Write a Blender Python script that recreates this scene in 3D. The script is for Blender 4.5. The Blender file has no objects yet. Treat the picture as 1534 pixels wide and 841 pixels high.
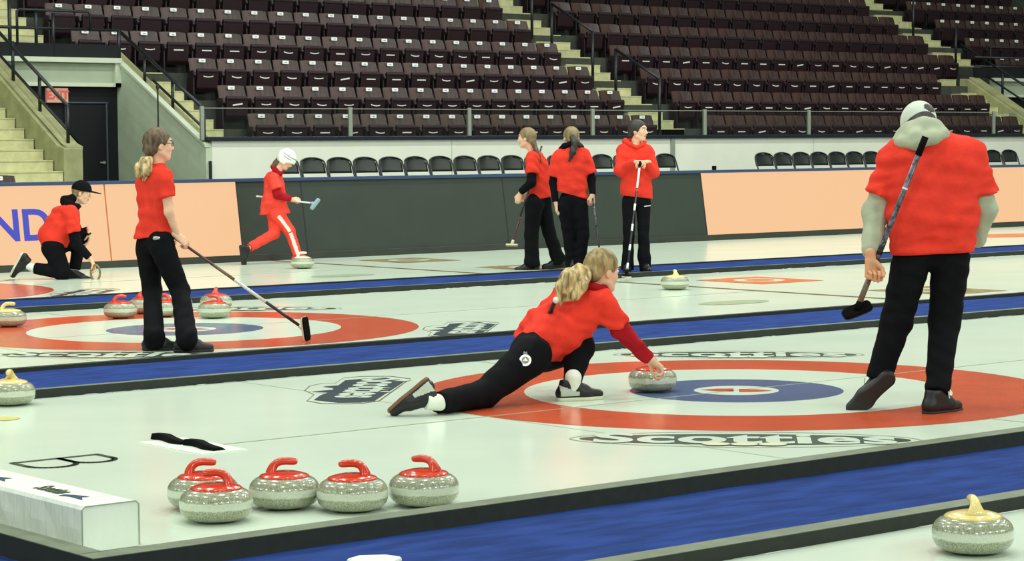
import bpy, bmesh, math, random
import numpy as np
from mathutils import Vector, Matrix
random.seed(7)
scene = bpy.context.scene
COL = scene.collection
PI = math.pi
W, H = 1534, 841
# ---------------------------------------------------------------- camera (tripod at eye height beside the rink)
FPX = 3361.84
PITCH, ROLL, YAW = 0.059832, -0.007789, 0.884370
CAM = np.array([-9.1233, -9.1097, 1.4121])
_d = np.array([math.cos(YAW)*math.cos(PITCH), math.sin(YAW)*math.cos(PITCH), -math.sin(PITCH)])
_r = np.cross(_d, [0, 0, 1]); _r /= np.linalg.norm(_r); _u = np.cross(_r, _d)
CR = _r*math.cos(ROLL)+_u*math.sin(ROLL); CU = -_r*math.sin(ROLL)+_u*math.cos(ROLL); CD = _d
def ray(x, y):
    v = CD*FPX+CR*(x-W/2)-CU*(y-H/2); return v/np.linalg.norm(v)
def onZ(x, y, z=0.0): v = ray(x, y); return CAM+v*(z-CAM[2])/v[2]
def onY(x, y, Y): v = ray(x, y); return CAM+v*(Y-CAM[1])/v[1]
def onX(x, y, X): v = ray(x, y); return CAM+v*(X-CAM[0])/v[0]
cd = bpy.data.cameras.new('camera'); co = bpy.data.objects.new('camera', cd); COL.objects.link(co)
cd.sensor_width = 36; cd.lens = 36*FPX/W; cd.clip_end = 200
co.matrix_world = Matrix(((CR[0], CU[0], -CD[0], CAM[0]), (CR[1], CU[1], -CD[1], CAM[1]), (CR[2], CU[2], -CD[2], CAM[2]), (0, 0, 0, 1)))
scene.camera = co

# ---------------------------------------------------------------- materials
def lin(c):
    return tuple((x/255/12.92 if x/255 <= .04045 else ((x/255+.055)/1.055)**2.4) for x in c)
def mat(name, rgb, rough=.6, var=0.0, vscale=20, bump=0.0, bscale=60, metal=0, spec=.5, emit=None, estr=1, rgb2=None, coat=0, stretch=None, detail=3, bdist=.01):
    m = bpy.data.materials.new(name); m.use_nodes = True
    nt = m.node_tree; b = nt.nodes['Principled BSDF']
    b.inputs['Roughness'].default_value = rough; b.inputs['Metallic'].default_value = metal
    b.inputs['Specular IOR Level'].default_value = spec
    b.inputs['Coat Weight'].default_value = coat
    c = lin(rgb); b.inputs['Base Color'].default_value = (*c, 1)
    if var or rgb2 or bump:
        tc = nt.nodes.new('ShaderNodeTexCoord'); mp = nt.nodes.new('ShaderNodeMapping')
        nt.links.new(tc.outputs['Object'], mp.inputs['Vector'])
        if stretch: mp.inputs['Scale'].default_value = stretch
    if var or rgb2:
        n = nt.nodes.new('ShaderNodeTexNoise'); n.inputs['Scale'].default_value = vscale; n.inputs['Detail'].default_value = detail
        nt.links.new(mp.outputs['Vector'], n.inputs['Vector'])
        r = nt.nodes.new('ShaderNodeValToRGB'); r.color_ramp.elements[0].position = .35; r.color_ramp.elements[1].position = .65
        c2 = lin(rgb2) if rgb2 else c
        r.color_ramp.elements[0].color = (*[x*(1-var) for x in c], 1); r.color_ramp.elements[1].color = (*[min(1, x*(1+var)) for x in c2], 1)
        nt.links.new(n.outputs['Fac'], r.inputs['Fac']); nt.links.new(r.outputs['Color'], b.inputs['Base Color'])
    if bump:
        n2 = nt.nodes.new('ShaderNodeTexNoise'); n2.inputs['Scale'].default_value = bscale; n2.inputs['Detail'].default_value = 3
        nt.links.new(mp.outputs['Vector'], n2.inputs['Vector'])
        bp = nt.nodes.new('ShaderNodeBump'); bp.inputs['Strength'].default_value = bump; bp.inputs['Distance'].default_value = bdist
        nt.links.new(n2.outputs['Fac'], bp.inputs['Height']); nt.links.new(bp.outputs['Normal'], b.inputs['Normal'])
    if emit:
        b.inputs['Emission Color'].default_value = (*lin(emit), 1); b.inputs['Emission Strength'].default_value = estr
    return m
ICE_R, ICE_S = .19, .30
M = {}
M['ice'] = mat('ice', (214, 229, 209), ICE_R, .03, 1.3, bump=.12, bscale=45, spec=ICE_S, bdist=.002)
M['ring_red'] = mat('ice_red', (206, 88, 54), ICE_R, .07, 2, bump=.12, bscale=45, spec=ICE_S, bdist=.002)
M['ring_blue'] = mat('ice_blue', (88, 104, 142), ICE_R, .07, 3, bump=.12, bscale=45, spec=ICE_S, bdist=.002)
M['ring_white'] = mat('ice_white', (216, 232, 212), ICE_R, .02, 2, spec=ICE_S)
M['ice_dark'] = mat('ice_dark_print', (62, 78, 60), .3, .1, 5, spec=ICE_S)
M['ice_navy'] = mat('ice_navy_print', (52, 66, 72), .3, .1, 5, spec=ICE_S)
M['ice_line'] = mat('ice_line_print', (150, 166, 140), .3, spec=ICE_S)
M['ice_hog'] = mat('ice_hogline_print', (110, 95, 60), .3, spec=ICE_S)
M['ice_orange'] = mat('ice_sponsor_print', (224, 122, 70), .3, .15, 8, spec=ICE_S)
M['ice_brown'] = mat('ice_sponsor_brown', (150, 135, 90), .3, .3, 12, spec=ICE_S)
M['ice_faint'] = mat('ice_faint_print', (168, 182, 150), .3, .1, 12, spec=ICE_S)
M['ice_yellow'] = mat('ice_yellow_patch', (212, 200, 110), .3, spec=ICE_S)
M['ice_tan'] = mat('ice_tan_print', (215, 215, 178), .3, spec=ICE_S)
M['carpet'] = mat('blue_carpet', (34, 58, 118), .95, .22, 7, bump=.7, bscale=9, stretch=(.5, 1.6, 1), spec=.1, bdist=.03)
M['foam'] = mat('black_foam', (40, 46, 40), .75, .1, 20, spec=.3)
M['foam_top'] = mat('pale_foam_top', (98, 110, 84), .6, .15, 12)
M['frost'] = mat('frost', (232, 240, 226), .7)
M['vinyl_white'] = mat('white_vinyl', (228, 238, 222), .4, .03, 8, bump=.6, bscale=9, stretch=(1, 3, .5), bdist=.02)
M['black_rubber'] = mat('black_rubber', (10, 11, 10), .9, spec=.1)
M['plate_white'] = mat('white_plate', (224, 236, 220), .4)
M['led'] = mat('led_panel', (10, 8, 6), .6, emit=(250, 199, 150), estr=.95)
M['led_blue'] = mat('led_blue_letter', (20, 20, 40), .5, emit=(50, 62, 190), estr=.95)
M['pad'] = mat('dark_padding', (44, 53, 45), .55, .06, 3, spec=.4)
M['seam'] = mat('seam_black', (22, 26, 26), .6)
M['seam_led'] = mat('seam_led', (176, 96, 52), .6)
M['cap_blue'] = mat('board_cap', (48, 68, 104), .35, spec=.5)
M['kick'] = mat('kick_plate', (44, 48, 40), .5, .1, 5)
M['lintel_gray'] = mat('lintel_gray', (158, 170, 146), .75, .05, 3)
M['wall_cream'] = mat('cream_board', (226, 232, 214), .5, .03, 2)
M['wall_gray'] = mat('grey_green_paint', (188, 204, 176), .75, .05, 3)
M['wall_trim'] = mat('pale_trim', (200, 210, 186), .6, .04, 4)
M['concrete'] = mat('concrete', (150, 152, 108), .85, .16, 4, bump=.3, bscale=25)
M['step'] = mat('painted_step', (190, 190, 142), .7, .10, 9)
M['terrace'] = mat('dark_concrete', (58, 62, 54), .9, .2, 4)
M['blackish'] = mat('near_black_panel', (14, 19, 21), .7, .1, 3, spec=.3)
M['door'] = mat('dark_door', (10, 13, 19), .6, spec=.3)
M['door_frame'] = mat('door_frame', (66, 74, 88), .4)
M['rail'] = mat('black_rail', (22, 28, 32), .4, spec=.5)
M['post_gray'] = mat('alu_post', (150, 160, 145), .4, metal=.2)
M['rail_navy'] = mat('navy_rail', (22, 32, 44), .35)
M['seat_back'] = mat('seat_back_plastic', (38, 23, 22), .38, .25, 7, spec=.38, rgb2=(68, 47, 39), stretch=(2, 1, .25))
M['seat_pan'] = mat('seat_pan_plastic', (36, 18, 23), .5, .12, 12, spec=.3)
M['seat_frame'] = mat('seat_frame', (34, 22, 28), .5)
M['tag'] = mat('white_tag', (246, 248, 246), .4)
M['tag_ink'] = mat('tag_ink', (120, 130, 140), .5)
M['strip'] = mat('lip_glint', (222, 226, 216), .5)
M['chair_pad'] = mat('chair_vinyl', (28, 36, 30), .35, .1, 10, spec=.5)
M['chair_metal'] = mat('chair_metal', (24, 28, 26), .35, spec=.5)
M['sign_red'] = mat('sign_red', (190, 80, 70), .5, emit=(200, 70, 60), estr=.35)
M['sign_face'] = mat('sign_face', (190, 150, 130), .5, emit=(190, 150, 130), estr=.25)
M['handle_red'] = mat('red_plastic', (208, 58, 24), .18, spec=.6, coat=.3)
M['handle_yellow'] = mat('yellow_plastic', (226, 208, 132), .2, spec=.6, coat=.3)
M['handle_pale'] = mat('pale_plastic', (226, 222, 196), .2, spec=.6, coat=.3)
M['bolt'] = mat('dark_bolt', (150, 110, 50), .4)
M['skin'] = mat('skin', (226, 182, 150), .55, .05, 20, spec=.3)
M['skin2'] = mat('skin_warm', (206, 152, 112), .55, .05, 20, spec=.3)
M['lip'] = mat('lips', (190, 110, 100), .5)
M['eye_white'] = mat('eye_white', (235, 235, 230), .3)
M['iris'] = mat('iris', (40, 32, 28), .2)
M['brow'] = mat('brow', (90, 66, 46), .8)
M['shirt'] = mat('red_cotton', (224, 60, 44), .9, .06, 9, bump=.7, bscale=9, spec=.15, bdist=.03)
M['shirt_dark'] = mat('dark_red_cotton', (160, 22, 32), .9, .1, 12, bump=.9, bscale=14, spec=.15, bdist=.035)
M['shirt_pink'] = mat('red_satin', (235, 70, 54), .7, .1, 9, bump=.9, bscale=11, spec=.2, bdist=.02)
M['black_cloth'] = mat('black_cloth', (12, 14, 17), .9, .15, 9, bump=.4, bscale=14, spec=.12, bdist=.02)
M['gray_fleece'] = mat('gray_fleece', (170, 178, 152), .95, .08, 10, bump=.7, bscale=10, spec=.1, bdist=.02)
M['cap_gray'] = mat('cap_gray', (196, 206, 190), .8, .04, 20, bump=.2, bscale=80)
M['shoe_black'] = mat('shoe_black', (20, 22, 22), .45, .15, 20, spec=.4)
M['shoe_gray'] = mat('shoe_gray_panel', (176, 184, 168), .5)
M['sole_brown'] = mat('sole_brown', (112, 76, 50), .6)
M['sole_black'] = mat('sole_black', (30, 28, 28), .7, .1, 30)
M['sole_cream'] = mat('sole_cream', (206, 206, 176), .6)
M['sock'] = mat('white_sock', (224, 230, 214), .85, .04, 20)
M['lace'] = mat('pale_lace', (206, 214, 186), .7)
M['stripe'] = mat('pale_stripe', (232, 214, 202), .7, .05, 20)
M['hair_brown'] = mat('hair_brown', (74, 58, 40), .55, .3, 16, bump=.6, bscale=30, stretch=(3, 3, .6), rgb2=(98, 80, 54), bdist=.01)
M['hair_dark'] = mat('hair_dark', (42, 38, 32), .5, .3, 16, bump=.6, bscale=30, stretch=(3, 3, .6), bdist=.01)
M['hair_olive'] = mat('hair_light_brown', (128, 112, 74), .5, .3, 12, bump=.6, bscale=30, stretch=(3, 3, .6), bdist=.01)
M['hair_honey'] = mat('hair_honey', (118, 100, 58), .5, .3, 12, bump=.7, bscale=30, stretch=(3, 3, .5), rgb2=(150, 130, 82), bdist=.01)
M['hair_blond'] = mat('hair_blond', (128, 108, 64), .5, .35, 14, bump=.9, bscale=26, stretch=(3, 3, .6), rgb2=(196, 174, 120), bdist=.01)
M['helmet'] = mat('helmet_white', (236, 242, 232), .3)
M['helmet_dark'] = mat('helmet_vent', (130, 140, 130), .5)
M['watch'] = mat('watch_dark', (30, 30, 30), .3)
M['silver'] = mat('silver', (170, 176, 170), .3, metal=.6)
M['glasses'] = mat('glasses', (50, 40, 34), .3)
M['broom_black'] = mat('broom_shaft_black', (26, 26, 32), .3, .2, 30)
M['broom_pattern'] = mat('broom_shaft_pattern', (26, 28, 36), .3, .5, 40, rgb2=(92, 88, 100))
M['broom_purple'] = mat('broom_shaft_maroon', (80, 40, 46), .3, .2, 20)
M['broom_tan'] = mat('broom_shaft_tan', (110, 92, 72), .4, .2, 20)
M['broom_white'] = mat('broom_white', (214, 220, 216), .35)
M['broom_pad'] = mat('broom_pad', (212, 206, 190), .8)
M['broom_paleblue'] = mat('broom_paleblue', (150, 176, 190), .5)
M['broom_red'] = mat('broom_red', (190, 60, 50), .5)
M['ring_olive'] = mat('gripper_olive', (120, 112, 70), .6)
# granite: speckle plus a pale running band around the middle
def granite():
    m = mat('granite', (120, 128, 104), .22, spec=.6, coat=.5)
    nt = m.node_tree; b = nt.nodes['Principled BSDF']; tc = nt.nodes.new('ShaderNodeTexCoord')
    n = nt.nodes.new('ShaderNodeTexNoise'); n.inputs['Scale'].default_value = 210; n.inputs['Detail'].default_value = 3
    nt.links.new(tc.outputs['Object'], n.inputs['Vector'])
    r = nt.nodes.new('ShaderNodeValToRGB'); e = r.color_ramp.elements
    e[0].position = .36; e[0].color = (*lin((114, 120, 96)), 1); e[1].position = .66; e[1].color = (*lin((172, 178, 148)), 1)
    nt.links.new(n.outputs['Fac'], r.inputs['Fac'])
    sx = nt.nodes.new('ShaderNodeSeparateXYZ'); nt.links.new(tc.outputs['Object'], sx.inputs['Vector'])
    n2 = nt.nodes.new('ShaderNodeTexNoise'); n2.inputs['Scale'].default_value = 40; nt.links.new(tc.outputs['Object'], n2.inputs['Vector'])
    ad = nt.nodes.new('ShaderNodeMath'); ad.operation = 'MULTIPLY_ADD'; ad.inputs[1].default_value = .008
    nt.links.new(n2.outputs['Fac'], ad.inputs[0]); nt.links.new(sx.outputs['Z'], ad.inputs[2])
    r2 = nt.nodes.new('ShaderNodeValToRGB'); mr = nt.nodes.new('ShaderNodeMapRange'); mr.inputs['From Min'].default_value = .0; mr.inputs['From Max'].default_value = .13
    nt.links.new(ad.outputs[0], mr.inputs['Value']); nt.links.new(mr.outputs[0], r2.inputs['Fac'])
    el = r2.color_ramp.elements; el[0].position = .40; el[0].color = (0, 0, 0, 1); el[1].position = .44; el[1].color = (1, 1, 1, 1)
    a = el.new(.60); a.color = (1, 1, 1, 1); c = el.new(.64); c.color = (0, 0, 0, 1)
    mx = nt.nodes.new('ShaderNodeMix'); mx.data_type = 'RGBA'
    nt.links.new(r2.outputs['Color'], mx.inputs['Factor']); nt.links.new(r.outputs['Color'], mx.inputs['A'])
    r3 = nt.nodes.new('ShaderNodeValToRGB'); r3.color_ramp.elements[0].color = (*lin((172, 182, 160)), 1); r3.color_ramp.elements[1].color = (*lin((216, 224, 204)), 1)
    nt.links.new(n.outputs['Fac'], r3.inputs['Fac']); nt.links.new(r3.outputs['Color'], mx.inputs['B'])
    nt.links.new(mx.outputs['Result'], b.inputs['Base Color'])
    return m
M['granite'] = granite()
def glassmat():
    m = bpy.data.materials.new('clear_panel'); m.use_nodes = True; nt = m.node_tree; nt.nodes.clear()
    o = nt.nodes.new('ShaderNodeOutputMaterial'); mx = nt.nodes.new('ShaderNodeMixShader'); t = nt.nodes.new('ShaderNodeBsdfTransparent')
    g = nt.nodes.new('ShaderNodeBsdfGlossy'); g.inputs['Roughness'].default_value = .12; t.inputs['Color'].default_value = (.93, .95, .93, 1)
    mx.inputs[0].default_value = .02
    nt.links.new(t.outputs[0], mx.inputs[1]); nt.links.new(g.outputs[0], mx.inputs[2]); nt.links.new(mx.outputs[0], o.inputs[0]); return m
M['glass'] = glassmat()

# ---------------------------------------------------------------- object helpers
def V3(p): return Vector((float(p[0]), float(p[1]), float(p[2])))
def props(o, label=None, cat=None, group=None, kind=None):
    if label: o['label'] = label
    if cat: o['category'] = cat
    if group: o['group'] = group
    if kind: o['kind'] = kind
    return o
def link(o, parent=None):
    COL.objects.link(o)
    if parent is not None:
        o.parent = parent
    return o
def wchild(o, parent):                            # geometry given in world coordinates: hang it under a thing standing at its base
    o.data.transform(Matrix.Translation(-parent.location)); o.parent = parent; return o
def meshobj(name, verts, faces, m, parent=None, smooth=False, mats=None, midx=None):
    me = bpy.data.meshes.new(name); me.from_pydata([tuple(map(float, v)) for v in verts], [], faces)
    for mm in (mats or [m]): me.materials.append(mm)
    if midx is not None: me.polygons.foreach_set('material_index', midx)
    if smooth: me.polygons.foreach_set('use_smooth', [True]*len(me.polygons))
    me.update(); o = bpy.data.objects.new(name, me); return link(o, parent)
def empty(name, loc=(0, 0, 0), parent=None):
    o = bpy.data.objects.new(name, None); o.location = V3(loc); o.empty_display_size = .1; return link(o, parent)
class MB:                                         # collects shapes for one mesh
    def __init__(s): s.v = []; s.f = []; s.mi = []
    def add(s, v, f, mi=0):
        n = len(s.v); s.v += [tuple(map(float, q)) for q in v]; s.f += [tuple(i+n for i in q) for q in f]; s.mi += [mi]*len(f); return s
    def box(s, a, b, mi=0):
        (x0, y0, z0), (x1, y1, z1) = a, b
        v = [(x, y, z) for x in (x0, x1) for y in (y0, y1) for z in (z0, z1)]
        return s.add(v, [(0, 1, 3, 2), (4, 6, 7, 5), (0, 4, 5, 1), (2, 3, 7, 6), (0, 2, 6, 4), (1, 5, 7, 3)], mi)
    def tube(s, pts, r, n=8, mi=0, cap=True):
        pts = [np.array(p, float) for p in pts]; rs = r if isinstance(r, (list, tuple)) else [r]*len(pts)
        rings = []; prev = None
        for i, p in enumerate(pts):
            t = pts[min(i+1, len(pts)-1)]-pts[max(i-1, 0)]; t = t/np.linalg.norm(t)
            if prev is None:
                a = np.array([0, 0, 1.]) if abs(t[2]) < .9 else np.array([1., 0, 0]); e = np.cross(t, a)
            else: e = prev-t*(prev@t)
            e = e/np.linalg.norm(e); prev = e; g = np.cross(t, e)
            rings.append([p+rs[i]*(math.cos(2*PI*k/n)*e+math.sin(2*PI*k/n)*g) for k in range(n)])
        v = [q for rr in rings for q in rr]; f = []
        for i in range(len(pts)-1):
            for k in range(n):
                f.append((i*n+k, i*n+(k+1) % n, (i+1)*n+(k+1) % n, (i+1)*n+k))
        if cap: f.append(tuple(range(n))[::-1]); f.append(tuple((len(pts)-1)*n+k for k in range(n)))
        return s.add(v, f, mi)
    def lathe(s, prof, n=40, c=(0, 0, 0), mi=0):
        v = []; f = []
        for (r, z) in prof:
            for k in range(n): v.append((c[0]+r*math.cos(2*PI*k/n), c[1]+r*math.sin(2*PI*k/n), c[2]+z))
        for i in range(len(prof)-1):
            for k in range(n): f.append((i*n+k, i*n+(k+1) % n, (i+1)*n+(k+1) % n, (i+1)*n+k))
        return s.add(v, f, mi)
    def prism(s, poly, axis, a, b, mi=0):          # polygon in the two other axes, extruded from a to b
        n = len(poly)
        def P(q, t): return {'x': (t, q[0], q[1]), 'y': (q[0], t, q[1]), 'z': (q[0], q[1], t)}[axis]
        v = [P(q, a) for q in poly]+[P(q, b) for q in poly]
        f = [tuple(range(n))[::-1], tuple(range(n, 2*n))]+[(i, (i+1) % n, n+(i+1) % n, n+i) for i in range(n)]
        return s.add(v, f, mi)
    def build(s, name, m, parent=None, smooth=False, bevel=0, loc=None):
        v = s.v
        o = meshobj(name, v, s.f, m if not isinstance(m, list) else m[0], parent, smooth, mats=m if isinstance(m, list) else None, midx=s.mi)
        bm = bmesh.new(); bm.from_mesh(o.data); bmesh.ops.recalc_face_normals(bm, faces=bm.faces); bm.to_mesh(o.data); bm.free()
        if bevel:
            md = o.modifiers.new('bevel', 'BEVEL'); md.width = bevel; md.segments = 2; md.limit_method = 'ANGLE'
        return o
def struct(o): o['kind'] = 'structure'; return o
def copy_tree(o, parent=None):
    c = o.copy(); COL.objects.link(c)
    if parent is not None: c.parent = parent
    for ch in list(o.children): copy_tree(ch, c)
    return c

# ---------------------------------------------------------------- ice, rings, dividers
CURB = .05; CARP = .036
LX0, LX1 = -5.42, 60.0
X_L = -5.42
base = MB().box((-14, -16, -.30), (60, 40, -.06)).build('floor', M['terrace']); struct(base)
sheets = {'near': (-8.4, -3.72, -6.0), 'mid': (-2.39, 2.42, 0.0), 'third': (3.71, 8.58, 6.07), 'far': (9.69, 14.62, 12.14)}
def ring(r0, r1, cx, cy, z, n=160):
    v = []; f = []
    for r in (r0, r1):
        for k in range(n): v.append((cx+r*math.cos(2*PI*k/n), cy+r*math.sin(2*PI*k/n), z))
    for k in range(n): f.append((k, (k+1) % n, n+(k+1) % n, n+k))
    return v, f
def disc(r, cx, cy, z, n=120):
    return [(cx+r*math.cos(2*PI*k/n), cy+r*math.sin(2*PI*k/n), z) for k in range(n)], [tuple(range(n))]
def text_mesh(s, size, offset=0.0, extrude=0.0, spacing=1.0, shear=0.0):
    cu = bpy.data.curves.new('txt', 'FONT'); cu.body = s; cu.size = size; cu.offset = offset; cu.extrude = extrude
    cu.align_x = 'CENTER'; cu.align_y = 'CENTER'; cu.space_character = spacing; cu.shear = shear; cu.resolution_u = 6
    ob = bpy.data.objects.new('txt', cu); COL.objects.link(ob)
    dg = bpy.context.evaluated_depsgraph_get(); ev = ob.evaluated_get(dg); me = bpy.data.meshes.new_from_object(ev)
    bpy.data.objects.remove(ob); bpy.data.curves.remove(cu)
    v = [tuple(q.co) for q in me.vertices]; f = [tuple(p.vertices) for p in me.polygons]; bpy.data.meshes.remove(me); return v, f
def xf(v, o, ex, ey, ez=(0, 0, 1)):
    o, ex, ey, ez = [np.array(q, float) for q in (o, ex, ey, ez)]
    return [tuple(o+ex*q[0]+ey*q[1]+ez*q[2]) for q in v]
S2 = math.sqrt(.5)
def wordmark(par, cx, cy):
    ex, ey = (S2, -S2, 0), (S2, S2, 0); z = .002
    def blob(a, b, n=48, grow=0):
        return [((a+grow)*(abs(math.cos(t))**.7)*(1 if math.cos(t) > 0 else -1), (b+grow)*math.sin(t)*(1-.25*abs(math.cos(t))), 0) for t in [2*PI*k/n for k in range(n)]]
    o1 = blob(.84, .29); i1 = blob(.828, .278); n = len(o1)
    mb = MB().add(xf(o1+i1, (cx, cy, z), ex, ey), [(k, (k+1) % n, n+(k+1) % n, n+k) for k in range(n)])
    mb.build('wordmark_outline', M['ice_line'], par)
    p = blob(.79, .195)
    MB().add(xf(p, (cx, cy, z), ex, ey), [tuple(range(n))]).build('wordmark_backing', M['ice_dark'], par)
    v, f = text_mesh('Scotties', .36, offset=.012, spacing=1.06, extrude=0)
    w = max(q[0] for q in v)-min(q[0] for q in v); k = 1.44/w
    v = [(q[0]*k, q[1]*k*1.12, 0) for q in v]
    MB().add(xf(v, (cx, cy, z+.002), ex, ey), f).build('wordmark_lettering', M['ring_white'], par)
    lf = MB()
    for a in (-.13, 0, .13):
        q = [(.07*math.cos(t)+a, .05*math.sin(t)-.20+.2*a*a, 0) for t in [2*PI*j/16 for j in range(16)]]
        lf.add(xf(q, (cx, cy, z+.004), ex, ey), [tuple(range(16))])
    lf.build('wordmark_leaf', M['ice_tan'], par)
def starmark(par, cx, cy):
    ex, ey = (-S2, -S2, 0), (S2, -S2, 0); z = .002
    # crest outline and backing measured on the middle sheet, placed around (-1.50, 1.58)
    def loc(pts): return [(p[0]+1.50+cx, p[1]-1.58+cy, z) for p in (onZ(*q) for q in pts)]
    mid = (-1.50, 1.58)
    out = loc([(455.7, 585.8), (464, 578.5), (482.6, 574.9), (501.4, 574.9), (515.5, 566.3), (545, 564.2), (585, 564), (615.6, 567.8), (568.7, 601.5), (545, 605), (520, 606), (481, 605.5), (459, 601.5), (470, 592)])
    n = len(out); c0 = np.mean(out, 0); inn = [tuple(c0+(np.array(q)-c0)*.975) for q in out]
    MB().add(out+inn, [(k, (k+1) % n, n+(k+1) % n, n+k) for k in range(n)]).build('crest_outline', M['ice_hog'], par)
    bk = loc([(517, 570.5), (545, 568), (578, 566.5), (604.7, 573.0), (560.8, 601.3), (540, 603.6), (507.6, 604), (470, 599.9), (480, 593), (492, 588.8), (467, 587.4), (500, 584.5), (498, 581.8), (483.4, 580), (507, 578)])
    bm = bmesh.new(); fc = bm.faces.new([bm.verts.new(q) for q in bk]); bmesh.ops.triangulate(bm, faces=[fc]); bm.verts.index_update()
    MB().add([tuple(q.co) for q in bm.verts], [tuple(w.index for w in q.verts) for q in bm.faces]).build('crest_backing', M['ice_navy'], par); bm.free()
    v, f = text_mesh('Scotties', .36, offset=.012, spacing=1.0)
    w = max(q[0] for q in v)-min(q[0] for q in v); k = 1.04/w
    v = [(q[0]*k+.0, q[1]*k*1.22+.05, 0) for q in v]
    MB().add(xf(v, (cx, cy, z+.002), ex, ey), f).build('crest_lettering', M['ring_white'], par)
def square_print(par, cx, cy, a, b, m, inner=True):
    q = [(cx-a/2, cy-b/2, .002), (cx+a/2, cy-b/2, .002), (cx+a/2, cy+b/2, .002), (cx-a/2, cy+b/2, .002)]
    MB().add(q, [(0, 1, 2, 3)]).build('sponsor_print', m, par)
    if inner:
        v, f = ring(.16, .27, cx, cy, .004, 40); MB().add(v, f).build('sponsor_print_ring', M['ring_white'], par)
ZR = .0012
for nm, (y0, y1, yc) in sheets.items():
    ice = MB().box((X_L, y0, -.06), (58, y1, 0.0)).build('ice_sheet', M['ice']); struct(ice)
    ice['label'] = {'near': 'ice sheet nearest the camera at the bottom right corner', 'mid': 'white curling ice sheet with the delivering player', 'third': 'white curling ice sheet with the girl in glasses', 'far': 'white curling ice sheet beside the boards'}[nm]
    if nm == 'near': 
        continue
    for r0, r1, m, rn in ((1.219, 1.829, 'ring_red', 'red_ring'), (.61, 1.219, 'ring_white', 'white_ring'), (.243, .61, 'ring_blue', 'blue_ring')):
        v, f = ring(r0, r1, 0, yc, ZR); MB().add(v, f).build(rn, M[m], ice)
    v, f = disc(.243, 0, yc, ZR); MB().add(v, f).build('button', M['ring_white'], ice)
    mk = MB()
    for sgn in (-1, 1):
        q = [(-.02*sgn+sgn*.03*S2+a*S2*sgn*1.0+b*S2, yc-.0-sgn*.03*S2-a*S2*sgn+b*S2, ZR*2) for a, b in ((0, -.075), (.10, -.065), (.19, 0), (.10, .065), (0, .075))]
        mk.add(q, [tuple(range(5))])
    mk.build('button_emblem', M['ring_red'], ice)
    ln = MB().box((-3.66, yc-.007, 0), (6.4, yc+.007, ZR*2)).box((-.007, y0+.02, 0), (.007, yc-1.83, ZR*2)).box((-.007, yc+1.83, 0), (.007, y1-.02, ZR*2)).box((-1.837, y0+.02, 0), (-1.823, y1-.02, ZR*.5))
    ln.build('centre_and_tee_lines', M['ice_line'], ice)
    MB().box((6.35, y0+.02, 0), (6.45, y1-.02, .0015)).build('hog_line', M['ice_hog'], ice)
    wordmark(ice, -1.50, yc-1.55); wordmark(ice, 1.57, yc+1.55); starmark(ice, -1.50, yc+1.58)
    if nm != 'mid': starmark(ice, 1.62, yc-1.5)
    square_print(ice, 7.6, yc+1.18, .9, .98, M['ice_orange' if nm == 'third' else 'ice_brown']); square_print(ice, 7.6, yc-1.18, .9, .98, M['ice_brown'])
    q = [(5.1+.40*math.cos(t), yc-.95+.20*math.sin(t), .002) for t in [2*PI*k/32 for k in range(32)]]
    MB().add(q, [tuple(range(32))]).build('sponsor_oval', M['ice_faint'], ice)
    if nm == 'far':
        fo = onZ(1512, 353)
        q = [(fo[0]+.9*math.cos(t), fo[1]+.5*math.sin(t), .002) for t in [2*PI*k/32 for k in range(32)]]
        MB().add(q, [tuple(range(32))]).build('sponsor_oval', M['ice_orange'], ice)
    if nm == 'mid':
        c_ = onZ(4, 628); MB().add([(c_[0]+.09*math.cos(t), c_[1]+.09*math.sin(t), .002) for t in [2*PI*k/20 for k in range(20)]], [tuple(range(20))]).build('yellow_spot', M['ice_yellow'], ice)  # small plain yellow disc on the ice, then the letter outline
        v, f = text_mesh('B', .50, offset=-.012)
        # a thin black outline letter, read from the far end
        v = [(q[0]*.95, q[1]*1.0, 0) for q in v]
        lt = text_mesh('B', .50)[0]
        zz = .003
        ex, ey = np.array((0, -1, 0.)), np.array((1, 0, 0.))
        mb = MB()
        def path(pts, w=.014):
            for a, b in zip(pts[:-1], pts[1:]):
                a = np.array(a, float); b = np.array(b, float); t = b-a; L = np.linalg.norm(t); t /= L; nn = np.array([-t[1], t[0]])*w; a = a-t*w*.6; b = b+t*w*.6
                mb.add([(*q, zz) for q in (a-nn, b-nn, b+nn, a+nn)], [(0, 1, 2, 3)])
        # letter B drawn between (-4.49,.09) and (-4.09,.06): stem towards the far side
        path([(-4.50, .10), (-4.07, .10)])
        def bowl(xa, xb, d, n=14):
            c = (xa+xb)/2; h = (xb-xa)/2
            pts = [(xa, .10), (xa, .10-d+h)]+[(c-h*math.cos(t), .10-d+h-h*math.sin(t)) for t in [PI*k/n for k in range(n+1)]]+[(xb, .10-d+h), (xb, .10)]
            path(pts)
        bowl(-4.50, -4.27, .26); bowl(-4.27, -4.07, .24)
        mb.build('painted_letter', M['ice_dark'], ice)
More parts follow.
